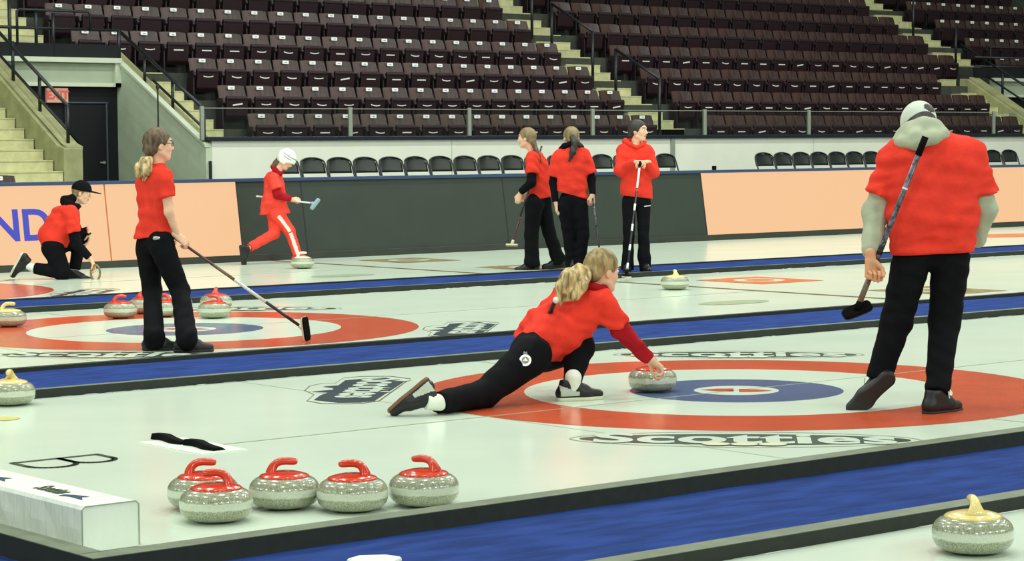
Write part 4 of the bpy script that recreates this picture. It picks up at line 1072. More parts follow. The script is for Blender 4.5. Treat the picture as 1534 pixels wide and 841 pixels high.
    hr.ell(P(.07, 0, -.04), (.07, .09, .10), (Fh, R, U), sub=True); hr.cut(P(0, 0, -.095), -U); f.wear('hair', hr, 'hair_dark')
    f.finish('person from behind in grey cap, grey hoodie, red t-shirt and black trousers, right foreground'); f.add_shoes()
    broom('patterned black curling broom tucked under the arm of the man in the grey cap', B0, B1, V(.93, .1, .36), V(.15, .75, -.65), 'broom_pattern', .0145, bands=((.60, .68, 'broom_black'), (.80, 1, 'broom_tan'), (.29, .30, 'broom_white')), hm='black_rubber', grip=.10, padm='sole_black', hl=.085)
man()
# ================================================================ delivering player
def deliverer():
    f = Fig(885, 597, vox=.010); J = f.J
    NK = J(893, 432, 0); SR = J(905, 452, -.10); SL = J(848, 446, .16); PE = J(800, 522, .02); C = (SL+SR)/2
    ER = J(930, 494, -.06); WR = J(968, 535, .0); EL = J(815, 488, .22); WL = J(832, 512, .42)
    HR, HL = J(797, 533, -.16), J(815, 530, .08); KR, AR = J(726, 590, -.42), f.G(657, 604, .065); KL, AL = J(868, 520, .02), f.G(857, 574, .10)
    torso(f, NK, SL, SR, PE); arm(f, SR, ER, WR, .95); arm(f, SL, EL, WL, .95); leg(f, HR, KR, AR); leg(f, HL, KL, AL)
    HC = J(902, 406, .02)
    f.head(HC, V(.82, .55, -.12), V(.10, .05, 1), 1.0, neck=J(886, 436, .02), vox=.0055)
    # right hand on the handle of the stone
    hb = np.array([DELIV[0], DELIV[1], 0.183])
    W = J(971, 538, .02)
    f.hand(J(973, 537, .02), V(.72, .25, -.62), V(-.50, -.25, -.8), V(-.2, .9, -.1), (34, 55, 40), .98, thumb=.5)
    f.hand(WL, V(.4, .5, -.6), V(.6, -.4, -.2), V(0, .4, .8), (60, 75, 50), .95)
    a = Sdf(.009, .02); a.cone(lerp(SR, ER, .7), ER, .056, .055); a.cone(ER, lerp(ER, W, .88), .055, .042); a.cone(lerp(ER, W, .85), W, .036, .034, cut='e', k=.01)
    a.cone(lerp(SL, EL, .5), EL, .056, .054); a.cone(EL, WL, .054, .036, cut='e')
    a.folds(.004, [(50, 20, 60), (-40, 60, 40)], 4); f.wear('jacket_sleeves', a, 'shirt_dark')
    t = Sdf(.009, .045)
    t.cone(lerp(C, SL, .75), lerp(C, SR, .75), .062, .062); t.cone(J(888, 450, 0), J(850, 470, .02), .085, .105); t.cone(J(868, 452, .08), J(815, 492, .08), .095, .115)
    t.cone(J(893, 464, -.06), J(838, 500, -.02), .085, .115); t.cone(J(815, 492, .08), J(795, 510, .07), .115, .10); t.cone(J(838, 500, -.02), J(805, 518, -.05), .12, .115)
    t.cone(J(860, 492, .02), J(856, 520, .02), .105, .080); t.cone(J(845, 505, -.0), J(846, 533, .02), .085, .045)
    t.cone(SR, lerp(SR, ER, .86), .064, .068, cut='e', k=.04); t.cone(SL, lerp(SL, EL, .7), .062, .066, cut='e', k=.04)
    t.cone(J(838, 446, .14), J(806, 484, .16), .055, .05)
    t.cut(J(776, 512, 0), V(-.72, 0, -.70)); t.cut(J(820, 538, 0), V(-.50, 0, -.87))
    t.folds(.0085, [(18, -14, 68), (40, 10, 50), (-30, 60, 30), (10, -30, 95)], 6); f.wear('jacket', t, 'shirt')
    cl = Sdf(.008, .015); cl.chain([J(878, 428, -.045), J(892, 432, -.075), J(904, 434, -.03), J(903, 430, .05), J(886, 424, .07), J(878, 428, -.045)], [.026]*6); cl.cone(J(880, 440, 0), J(902, 440, 0), .05, .045)
    f.wear('collar', cl, 'shirt_dark')
    p = Sdf(.009, .03)
    p.cone(J(795, 527, -.08), J(812, 524, .10), .118, .11); p.cone(HR, KR, .112, .076); p.cone(KR, AR, .075, .062, cut='e'); p.cone(HL, KL, .105, .085); p.cone(KL, lerp(KL, AL, .93), .082, .052, cut='e')
    p.folds(.0035, [(25, 15, 50), (-60, 20, 40)], 9); f.wear('trousers', p, 'black_cloth')
    # socks
    k = Sdf(.007, .01); k.cone(AR+V(.02, .01, 0), AR+V(-.065, -.03, .012), .044, .046, cut='e'); k.cone(AL+V(.006, -.008, .030), AL+V(0, 0, -.02), .047, .043); f.wear('socks', k, 'sock')
    f.shoe(AR+V(-.065, -.02, .012), V(-.74, -.12, -.60), V(.60, -.22, -.76), 'shoe_black', 'sole_brown', .98, lace=None, patch='shoe_gray')
    f.shoe(AL+V(-.005, 0, -.002), V(.92, .30, 0), V(0, 0, 1), 'shoe_black', 'sole_cream', .98, patch='shoe_gray')
    Fh, U, R = f.HF, f.HU, f.HR; P = lambda a_, b, c: f.HC+Fh*a_+R*b+U*c
    h = Sdf(.0065, .015); h.ell(P(-.014, 0, .030), (.104, .086, .100), (Fh, R, U)); h.cone(P(-.075, -.03, -.02), P(-.075, .03, -.02), .045, .045); h.cone(P(-.04, 0, .0), P(-.11, 0, -.01), .06, .03)
    h.ell(P(.085, 0, -.035), (.075, .10, .085), (Fh, R, U), sub=True); h.ell(P(.0, .07, -.05), (.045, .06, .055), (Fh, R, U), sub=True); h.folds(.0015, [(70, -40, 60), (110, 30, 50)], 7); f.wear('hair', h, 'hair_honey'); h = Sdf(.0065, .015)
    # big wavy pony tail
    h.chain([J(882, 408, -.05), J(868, 408, -.09), J(853, 416, -.12), J(843, 430, -.13), J(839, 447, -.12), J(840, 458, -.12)], [.026, .044, .050, .040, .022, .008]); h.chain([J(880, 412, -.08), J(871, 428, -.13), J(860, 443, -.14), J(848, 451, -.13)], [.026, .036, .030, .010])
    h.folds(.0035, [(60, -90, 10), (110, 30, -20)], 7); f.wear('ponytail', h, 'hair_blond')
    f.finish('person sliding low in red jacket and black trousers, blond ponytail, releasing a stone'); f.add_shoes()
    # white round emblem on the hip
    c = J(787, 540, -.335); N_ = -DH+V(-.05, 0, .32); e1 = _n(np.cross(N_, UP)); e2 = np.cross(e1, _n(N_))
    mb = MB(); 
    for r0, r1, mi in ((.0, .020, 1), (.020, .033, 0)):
        v, ff = ring(max(r0, .0005), r1, 0, 0, 0, 24); mb.add(xf(v, c, e1, e2, _n(N_)), ff, mi)
    mb.add(xf([(-.012, .034, .001), (.012, .034, .001), (.008, .052, .001), (0, .044, .001), (-.008, .05, .001)], c, e1, e2, _n(N_)), [(0, 1, 2, 3, 4)], 1)
    mb.add(xf([(-.014, -.004, .001), (.014, -.004, .001), (0, .014, .001)], c, e1, e2, _n(N_)), [(0, 1, 2)], 0)
    o = mb.build('hip_emblem', [M['tag'], M['helmet_dark']]); o.data.transform(Matrix.Translation(-V3(f.base))); o.parent = f.o
    # the broom under the left arm: only its white knob and dark end show above the back
    b0 = J(832.5, 450, -.22); b1 = J(800, 520, .5)
    br = broom('dark broom under the arm of the sliding player, only its white knob showing', b0, b1, V(1, .2, 0), V(0, 0, -1), 'broom_black', .012)
    q = MB().lathe([(.0005, -.019), (.011, -.016), (.019, 0), (.011, .016), (.0005, .019)], 16, c=tuple(b0-b1)).build('end_knob', M['broom_white'], br, smooth=True)
    q.data.polygons.foreach_set('use_smooth', [True]*len(q.data.polygons)); md = q.modifiers.new('s', 'SUBSURF'); md.levels = 1; md.render_levels = 2
deliverer()
# ================================================================ girl with glasses and pony tail, standing left
def girl3():
    f = Fig(262, 520, vox=.011); J = f.J
    NK = J(238, 250, .02); SR, SL = J(247, 266, -.12), J(222, 266, .14); C = (SR+SL)/2; PE = J(231, 362, 0)
    ER, WR = J(253, 318, -.13), J(265, 352, -.06); EL, WL = J(226, 322, .18), J(250, 350, .22)
    HR, HL = J(243, 372, -.06), J(222, 372, .08); KR, KL = J(270, 436, -.05), J(228, 438, .06); AR, AL = f.G(280, 507, .10), f.G(231, 505, .10)
    torso(f, NK, SL, SR, PE, .88); arm(f, SR, ER, WR, .88); arm(f, SL, EL, WL, .88); leg(f, HR, KR, AR, .85); leg(f, HL, KL, AL, .85)
    f.head(J(238, 217, .02), V(.88, .40, .02), UP, .98, neck=J(236, 254, .03))
    gc = f.hand(J(266, 354, -.06), V(.72, .15, -.62), V(-.35, .65, -.5), V(.5, .1, .8), (50, 70, 50), .92, thumb=.5)
    f.hand(WL, V(.72, -.2, -.5), V(-.3, -.7, -.4), V(.4, 0, .8), (50, 70, 50), .9)
    t = Sdf(.010, .04)
    t.cone(lerp(C, SL, .8), lerp(C, SR, .8), .058, .058); t.cone(J(228, 268, .03), J(229, 325, .03), .100, .085); t.cone(J(240, 268, -.04), J(238, 325, -.04), .085, .078); t.cone(J(218, 275, .04), J(222, 320, .04), .07, .06)
    t.cone(J(228, 325, 0), J(226, 360, .02), .088, .112); t.cone(J(238, 325, 0), J(241, 360, -.02), .080, .095); t.cone(J(226, 340, .0), J(218, 356, .0), .07, .07)
    t.cone(SR, J(251, 296, -.13), .058, .062, cut='e', k=.03); t.cone(SL, J(224, 296, .17), .058, .062, cut='e', k=.03); t.cone(J(236, 256, .02), J(236, 262, .02), .065, .07)
    t.cut(J(230, 355, 0), V(.12, 0, -1)); t.folds(.007, [(14, -14, 30), (30, 15, 55), (45, -50, 12)], 12); f.wear('tshirt', t, 'shirt')
    p = Sdf(.010, .025)
    p.cone(J(224, 362, .05), J(241, 362, -.05), .092, .092); p.cone(HR, KR, .092, .070); p.cone(KR, AR, .066, .074); p.cone(AR, f.G(281, 516, .055), .072, .075, cut='e'); p.cone(HL, KL, .092, .068); p.cone(KL, AL, .064, .072); p.cone(AL, f.G(231, 515, .05), .072, .072, cut='e')
    p.folds(.0035, [(15, 15, 40), (-30, 30, 60)], 13); f.wear('trousers', p, 'black_cloth')
    f.shoe(f.G(279, 507, .099), V(.93, .1, 0), UP, 'shoe_black', 'sole_black', .98); f.shoe(f.G(231, 505, .097), V(.95, .15, 0), UP, 'shoe_black', 'sole_black', .95)
    Fh, U, R = f.HF, f.HU, f.HR; P = lambda a_, b, c: f.HC+(Fh*a_+R*b+U*c)*.98
    h = Sdf(.0065, .014); h.ell(P(-.014, 0, .028), (.104, .086, .100), (Fh, R, U)); h.cone(P(-.07, -.03, -.03), P(-.07, .03, -.03), .045, .045); h.cone(P(-.05, 0, -.05), P(-.085, 0, -.09), .045, .024)
    h.ell(P(.082, 0, -.035), (.070, .11, .092), (Fh, R, U), sub=True); h.ell(P(.005, .085, -.045), (.034, .05, .05), (Fh, R, U), sub=True); h.ell(P(.005, -.085, -.045), (.034, .05, .05), (Fh, R, U), sub=True)
    h.folds(.0015, [(120, -60, 80)], 2); f.wear('hair', h, 'hair_brown')
    h = Sdf(.0065, .02); h.chain([J(227, 238, -.03), J(217, 243, -.06), J(209, 252, -.07), J(207, 262, -.06)], [.020, .038, .038, .022]); h.chain([J(224, 240, -.06), J(219, 256, -.09), J(216, 270, -.08)], [.024, .040, .012])
    h.folds(.005, [(80, -50, 60), (130, 30, 60)], 3); f.wear('ponytail', h, 'hair_blond')
    f.finish('person with glasses and ponytail in red t-shirt and black trousers, standing left'); f.add_shoes()
    mb = MB()
    for r in (-1, 1):
        mb.tube([P(.094, r*.034+.021*math.cos(t_), .004+.017*math.sin(t_)) for t_ in [2*PI*k/14 for k in range(15)]], .0022, 5); mb.tube([P(.092, r*.055, .008), P(.05, r*.074, .010), P(-.01, r*.080, .006)], .0026, 5)
    mb.tube([P(.097, -.013, .006), P(.099, 0, .008), P(.097, .013, .006)], .0016, 5)
    o = mb.build('glasses', M['glasses']); o.data.transform(Matrix.Translation(-V3(f.base))); o.parent = f.o
    b = Sdf(.005, .006); b.cone(J(232, 357, -.13), J(238, 357.5, -.13), .016, .016, flat=(UP, 1.0)); f2 = b.surf(); skinmesh('belt_clip', [(f2[0], f2[1], 0)], ['silver'], f.base, f.o)
    a = J(277, 363, -.03); b1 = J(452, 492, -.42); b1[2] = max(b1[2], .035); 
    B1 = onZ(456, 512, 0)+UP*.092; ax = _n(B1-gc); a = gc-ax*.10
    broom('long maroon and white curling broom held out by the girl with glasses', a, B1, V(-.12, 0, 1), V(.86, -.5, .1), 'broom_purple', .0105, bands=((.30, .46, 'broom_tan'), (.46, .70, 'broom_white'), (.70, .98, 'broom_black')), hm='sole_cream', padm='black_rubber', hl=.092)
girl3()
# ================================================================ kneeling person in black cap
def kneeler():
    f = Fig(95, 418, vox=.012); J = f.J
    NK = J(110, 308, .02); SR, SL = J(105, 318, -.15), J(104, 318, .17); C = (SR+SL)/2; PE = J(76, 366, 0)
    ER, WR = J(114, 366, -.14), J(134, 386, -.12); EL, WL = J(118, 352, .20), J(132, 352, .12)
    HR, HL = J(79, 372, -.09), J(80, 372, .09); KR, AR = J(94, 409, -.12), J(52, 402, -.10); KL, AL = J(120, 356, .12), J(112, 404, .10)
    torso(f, NK, SL, SR, PE); arm(f, SR, ER, WR); arm(f, SL, EL, WL); leg(f, HR, KR, AR, .95); leg(f, HL, KL, AL, .95)
    f.head(J(122, 289, .02), V(.95, .12, -.22), V(.15, 0, 1), 1.0, neck=NK, vox=.007)
    f.hand(J(136, 389, -.12), V(.45, .1, -.85), V(.6, .3, .2)*-1, V(.3, -.8, 0), (30, 40, 30), 1.0, vox=.005)
    f.hand(J(133, 347, .08), V(.10, -.1, -1), V(-.9, -.2, 0), V(.1, -.9, 0), (25, 30, 25), 1.0, vox=.005)
    t = Sdf(.011, .05)
    t.cone(lerp(C, SL, .7), lerp(C, SR, .7), .075, .075); t.cone(J(102, 322, -.05), J(80, 358, -.05), .125, .14); t.cone(J(102, 322, .07), J(80, 358, .06), .12, .14); t.cone(J(90, 322, 0), J(72, 352, 0), .10, .11); t.cone(J(104, 335, 0), J(92, 360, 0), .11, .09)
    t.cone(SR, J(111, 349, -.16), .075, .080, cut='e', k=.04); t.cone(SL, J(110, 346, .18), .07, .078, cut='e', k=.04)
    t.cut(J(76, 369, 0), V(-.12, 0, -1)); t.folds(.007, [(20, -14, 40), (40, 20, 50), (-15, 10, 70)], 21); f.wear('tshirt', t, 'shirt')
    a = Sdf(.011, .02); a.cone(lerp(SR, ER, .5), ER, .062, .062); a.cone(ER, WR, .060, .042, cut='e'); a.cone(lerp(SL, EL, .4), EL, .06, .06); a.cone(EL, J(132, 345, .10), .055, .044, cut='e'); f.wear('sleeves', a, 'black_cloth')
    h = Sdf(.010, .025); h.chain([J(96, 300, -.02), J(104, 307, -.09), J(116, 310, -.07), J(119, 309, .02)], [.036, .042, .028, .02]); h.chain([J(96, 298, .0), J(108, 297, -.04), J(116, 302, .03)], [.038, .04, .03]); h.cone(J(97, 303, .03), J(112, 308, .06), .05, .04)
    h.folds(.004, [(40, 20, 60)], 3); f.wear('hood', h, 'black_cloth')
    p = Sdf(.011, .03); p.cone(HR, HL, .12, .12); p.cone(HR, KR, .115, .090); p.cone(KR, AR, .075, .064, cut='e'); p.cone(HL, KL, .105, .085); p.cone(KL, AL, .078, .062, cut='e'); p.cone(J(120, 352, .12), J(124, 350, .1), .07, .05)
    f.wear('trousers', p, 'black_cloth')
    s = Sdf(.009, .01); s.cone(J(51, 402, -.10), J(44, 399, -.10), .046, .044); s.cone(J(112, 400, .1), J(112, 408, .1), .045, .045); f.wear('socks', s, 'sock')
    f.shoe(J(40, 396, -.10), V(-.48, .0, -.86), V(.86, 0, -.5), 'shoe_black', 'sole_cream', 1.08); f.shoe(J(112, 408, .06), V(.97, -.1, -.05), V(0, 0, 1), 'shoe_black', 'sole_black', 1.08)
    Fh, U, R = f.HF, f.HU, f.HR; P = lambda a_, b, c: f.HC+(Fh*a_+R*b+U*c)
    h = Sdf(.008, .012); h.ell(P(-.012, 0, .02), (.100, .082, .088), (Fh, R, U)); h.cone(P(-.06, -.03, -.04), P(-.06, .03, -.04), .038, .038); h.ell(P(.075, 0, -.04), (.075, .11, .10), (Fh, R, U), sub=True); h.cut(P(0, 0, -.08), -U); f.wear('hair', h, 'hair_olive')
    c = Sdf(.008, .012); c.ell(P(-.006, 0, .030), (.112, .092, .110), (Fh, R, U)); c.cut(P(0, 0, .024), -U); c.cone(P(.08, 0, .036), P(.170, 0, .034), .062, .052, k=.01, flat=(U, .16)); f.wear('cap', c, 'black_cloth')
    f.finish('person kneeling in black cap, red t-shirt and black trousers before the lit letters'); f.add_shoes()
    w = MB().tube([J(130, 350, .03), J(133, 351.5, -.01), J(135.5, 350, .03)], .012, 8).build('watch', M['watch']); w.data.transform(Matrix.Translation(-V3(f.base))); w.parent = f.o
    g = empty('sole_gripper', J(143, 409, -.14)); props(g, 'olive rubber shoe gripper held to the front foot by the kneeling person', 'gripper')
    MB().tube([(.0+RH[0]*.05*math.cos(t), RH[1]*.05*math.cos(t), .085*math.sin(t)) for t in [2*PI*k/20 for k in range(21)]], .012, 8).build('ring', M['ring_olive'], g, smooth=True)
kneeler()
# ================================================================ young player in white helmet stepping right
def runner():
    f = Fig(450, 394, vox=.011); J = f.J
    NK = J(417, 255, 0); SR, SL = J(409, 268, -.12), J(412, 268, .13); C = (SR+SL)/2; PE = J(413, 318, 0)
    ER, WR = J(416, 292, -.15), J(437, 299, -.10); EL, WL = J(418, 292, .16), J(440, 300, .10)
    HR, HL = J(416, 322, -.07), J(412, 322, .07); KR, AR = J(434, 347, -.06), J(446, 382, -.06); KL, AL = J(411, 350, -.06), J(374, 371, -.30)
    torso(f, NK, SL, SR, PE, .85); arm(f, SR, ER, WR, .85); arm(f, SL, EL, WL, .85); leg(f, HR, KR, AR, .85); leg(f, HL, KL, AL, .85)
    f.head(J(428, 240, 0), V(.80, -.25, -.55), V(.45, 0, .9), .95, neck=NK, vox=.006)
    gc = f.hand(J(438, 299, -.10), V(.97, .1, -.05), V(.0, .8, -.5), V(0, .1, .9), (50, 70, 50), .85, vox=.0045)
    f.hand(J(437, 300, .06), V(.97, -.1, -.05), V(.0, -.8, -.3), V(0, .1, .9), (50, 70, 50), .85, vox=.005)
    t = Sdf(.010, .045)
    t.cone(lerp(C, SL, .75), lerp(C, SR, .75), .062, .062); t.cone(J(408, 270, -.03), J(409, 305, -.03), .105, .115); t.cone(J(411, 270, .05), J(412, 305, .05), .10, .11); t.cone(J(406, 300, 0), J(401, 322, 0), .11, .10); t.cone(J(413, 300, 0), J(424, 322, 0), .11, .095); t.cone(J(416, 275, 0), J(418, 296, 0), .075, .08)
    t.cone(SR, J(415, 284, -.15), .066, .075, cut='e', k=.035); t.cone(SL, J(417, 284, .16), .066, .07, cut='e', k=.035)
    t.cut(J(411, 321, 0), V(.05, 0, -1)); t.folds(.006, [(20, -14, 50), (40, 20, 60), (60, -60, 20)], 31); f.wear('jacket', t, 'shirt_pink')
    a = Sdf(.009, .02); a.cone(lerp(SR, ER, .6), ER, .055, .055); a.cone(ER, lerp(ER, WR, .95), .052, .036, cut='e'); a.cone(lerp(SL, EL, .6), EL, .055, .055); a.cone(EL, WL, .05, .036, cut='e'); f.wear('sleeves', a, 'shirt_dark')
    cl = Sdf(.008, .012); cl.chain([J(409, 250, 0), J(413, 256, -.06), J(420, 261, -.05), J(423, 258, .03)], [.034, .034, .026, .02]); f.wear('collar', cl, 'shirt_dark')
    p = Sdf(.010, .03); p.cone(HR, HL, .10, .10); p.cone(HR, KR, .092, .068); p.cone(KR, AR, .062, .056, cut='e'); p.cone(HL, KL, .090, .068); p.cone(KL, AL, .064, .056, cut='e')
    p.folds(.004, [(40, -20, 50)], 33)
    def st(c_):
        out = np.zeros(len(c_), int)
        for A, B in ((HR, KR), (KR, AR)):
            d = B-A; t_ = np.clip((c_-A)@d/(d@d), 0, 1); q = c_-(A+t_[:, None]*d); side = _n(np.cross(_n(d), DH))
            b = q@DH; s_ = q@side
            out |= ((b < -.01) & (np.abs(s_-.010) < .022) & ((c_-A)@d/(d@d) > .08) & ((c_-A)@d/(d@d) < 1.02)).astype(int)
        return out
    f.wear('track_trousers', p, ['shirt_pink', 'stripe'], st)
    f.shoe(J(447, 381, -.05), V(.96, -.1, -.03), V(.0, 0, 1), 'broom_red', 'sole_cream', .92); f.shoe(J(371, 376, -.33), V(.12, .05, -.98), V(.85, .5, .1), 'shoe_black', 'sole_black', .95)
    Fh, U, R = f.HF, f.HU, f.HR; P = lambda a_, b, c: f.HC+(Fh*a_+R*b+U*c)*.95
    h = Sdf(.0075, .012); h.ell(P(-.004, 0, .030), (.125, .105, .120), (Fh, R, U)); h.ell(P(.092, 0, -.075), (.075, .12, .085), (Fh, R, U), sub=True); h.cut(P(0, 0, -.055), -U)
    h.cone(P(-.03, .092, -.03), P(.03, .070, -.105), .016, .012); h.cone(P(-.03, -.092, -.03), P(.03, -.070, -.105), .016, .012); h.cone(P(.03, .088, .0), P(.035, .072, -.10), .012, .010)
    def hm(c_):
        q = (c_-f.HC)/.95; a_, b, cc = q@Fh, q@R, q@U; return np.where((np.abs(cc-.075) < .007) & (a_ > -.05) | (np.abs(cc-.045) < .006) & (a_ > -.02) & (a_ < .09), 1, 0)
    f.wear('helmet', h, ['helmet', 'helmet_dark'], hm)
    h = Sdf(.009, .015); h.cone(P(-.07, 0, -.05), J(410, 250, 0), .05, .04); f.wear('hair', h, 'hair_brown')
    f.finish('young person in white helmet and red tracksuit stepping right past a stone'); f.add_shoes()
    b0 = J(384, 294, .02); b1 = J(471, 305, -.16)
    gc = J(447, 300.5, -.06)
    broom('pale blue headed broom held level by the helmeted player', b0, b1, V(.62, 0, .78), V(.75, -.35, -.55), 'broom_white', .010, bands=((.0, .05, 'broom_white'),), hm='broom_paleblue', padm='broom_paleblue', hl=.085)
runner()
# ================================================================ standing trio
def trio_a():
    f = Fig(806, 404, vox=.012); J = f.J
    NK = J(796, 222, 0); SL, SR = J(797, 236, -.13), J(803, 236, .13); C = (SR+SL)/2; PE = J(808, 300, 0)
    EL, WL = J(796, 274, -.18), J(780, 288, -.10); ER, WR = J(802, 276, .18), J(790, 290, .16)
    HL, HR = J(800, 308, -.08), J(813, 308, .08); KL, KR = J(796, 352, -.06), J(823, 350, .05); AL, AR = J(797, 393, -.06), J(836, 388, .05)
    torso(f, NK, SL, SR, PE, .9); arm(f, SL, EL, WL, .9); arm(f, SR, ER, WR, .9); leg(f, HL, KL, AL, .88); leg(f, HR, KR, AR, .88)
    f.head(J(789, 207, 0), V(-.93, .32, .0), UP, .98, neck=NK, vox=.0065)
    gc = f.hand(J(779, 291, -.10), V(-.30, 0, -.9), V(.2, .9, 0), V(-.9, .2, 0), (50, 70, 50), .95, vox=.005)
    f.hand(WR, V(-.6, 0, -.7), V(.2, -.9, 0), V(-.8, .2, .3), (40, 50, 40), .92, vox=.005)
    t = Sdf(.011, .045)
    t.cone(lerp(C, SL, .75), lerp(C, SR, .75), .064, .064); t.cone(J(801, 240, -.03), J(807, 278, -.03), .105, .098); t.cone(J(804, 240, .05), J(810, 278, .05), .10, .098); t.cone(J(808, 278, 0), J(808, 300, 0), .10, .125); t.cone(J(811, 248, 0), J(813, 275, 0), .08, .08); t.cone(J(812, 285, 0), J(817, 297, 0), .08, .09)
    t.cone(SL, J(797, 261, -.17), .066, .078, cut='e', k=.035); t.cone(SR, J(800, 260, .18), .066, .07, cut='e', k=.035)
    t.cut(J(809, 298, 0), V(.20, 0, -1)); t.folds(.006, [(20, -14, 40), (40, 20, 50)], 41); f.wear('tshirt', t, 'shirt')
    a = Sdf(.010, .02); a.cone(lerp(SL, EL, .5), EL, .056, .056); a.cone(EL, WL, .052, .040, cut='e'); a.cone(lerp(SR, ER, .5), ER, .056, .056); a.cone(ER, WR, .052, .040, cut='e'); f.wear('sleeves', a, 'black_cloth')
    p = Sdf(.011, .025); p.cone(J(802, 302, -.04), J(813, 302, .05), .10, .10); p.cone(HL, KL, .105, .080); p.cone(KL, AL, .078, .086); p.cone(AL, J(797, 399, -.06), .086, .086, cut='e'); p.cone(HR, KR, .10, .074); p.cone(KR, AR, .072, .080); p.cone(AR, J(838, 394, .05), .08, .08, cut='e')
    p.folds(.004, [(15, 15, 40)], 42); f.wear('trousers', p, 'black_cloth')
    f.shoe(J(796, 394, -.06), V(-.95, -.05, -.02), UP, 'shoe_black', 'sole_black', 1.0); f.shoe(J(836, 389, .05), V(-.95, -.15, -.05), UP, 'shoe_black', 'sole_black', 1.0)
    Fh, U, R = f.HF, f.HU, f.HR; P = lambda a_, b, c: f.HC+(Fh*a_+R*b+U*c)*.98
    h = Sdf(.007, .012); h.ell(P(-.014, 0, .028), (.103, .085, .098), (Fh, R, U)); h.cone(P(-.07, -.02, -.03), P(-.07, .02, -.03), .042, .042); h.cut(P(0, 0, -.08), -U); h.ell(P(.080, 0, -.035), (.070, .11, .092), (Fh, R, U), sub=True); h.ell(P(.005, -.085, -.045), (.03, .05, .05), (Fh, R, U), sub=True); f.wear('hair', h, 'hair_olive'); h = Sdf(.007, .012)
    h.chain([J(799, 214, -.05), J(803, 224, -.09), J(807, 233, -.11), J(811, 243, -.12)], [.036, .026, .02, .010]); h.folds(.002, [(120, -60, 80)], 2); f.wear('braid', h, 'hair_brown')
    f.finish('person facing left in red t-shirt over black sleeves, left of the standing trio', 'standing trio'); f.add_shoes()
    b0 = J(811.5, 219, .20); b1 = J(767, 366, -.05)
    broom('dark curling broom held by the left girl of the standing trio', b0, b1, V(.97, .2, -.05), V(0, 0, -1), 'broom_black', .011, bands=((.45, .62, 'broom_pattern'), (.72, .96, 'broom_purple')), hm='sole_cream', padm='ring_olive', hl=.072, group=None)
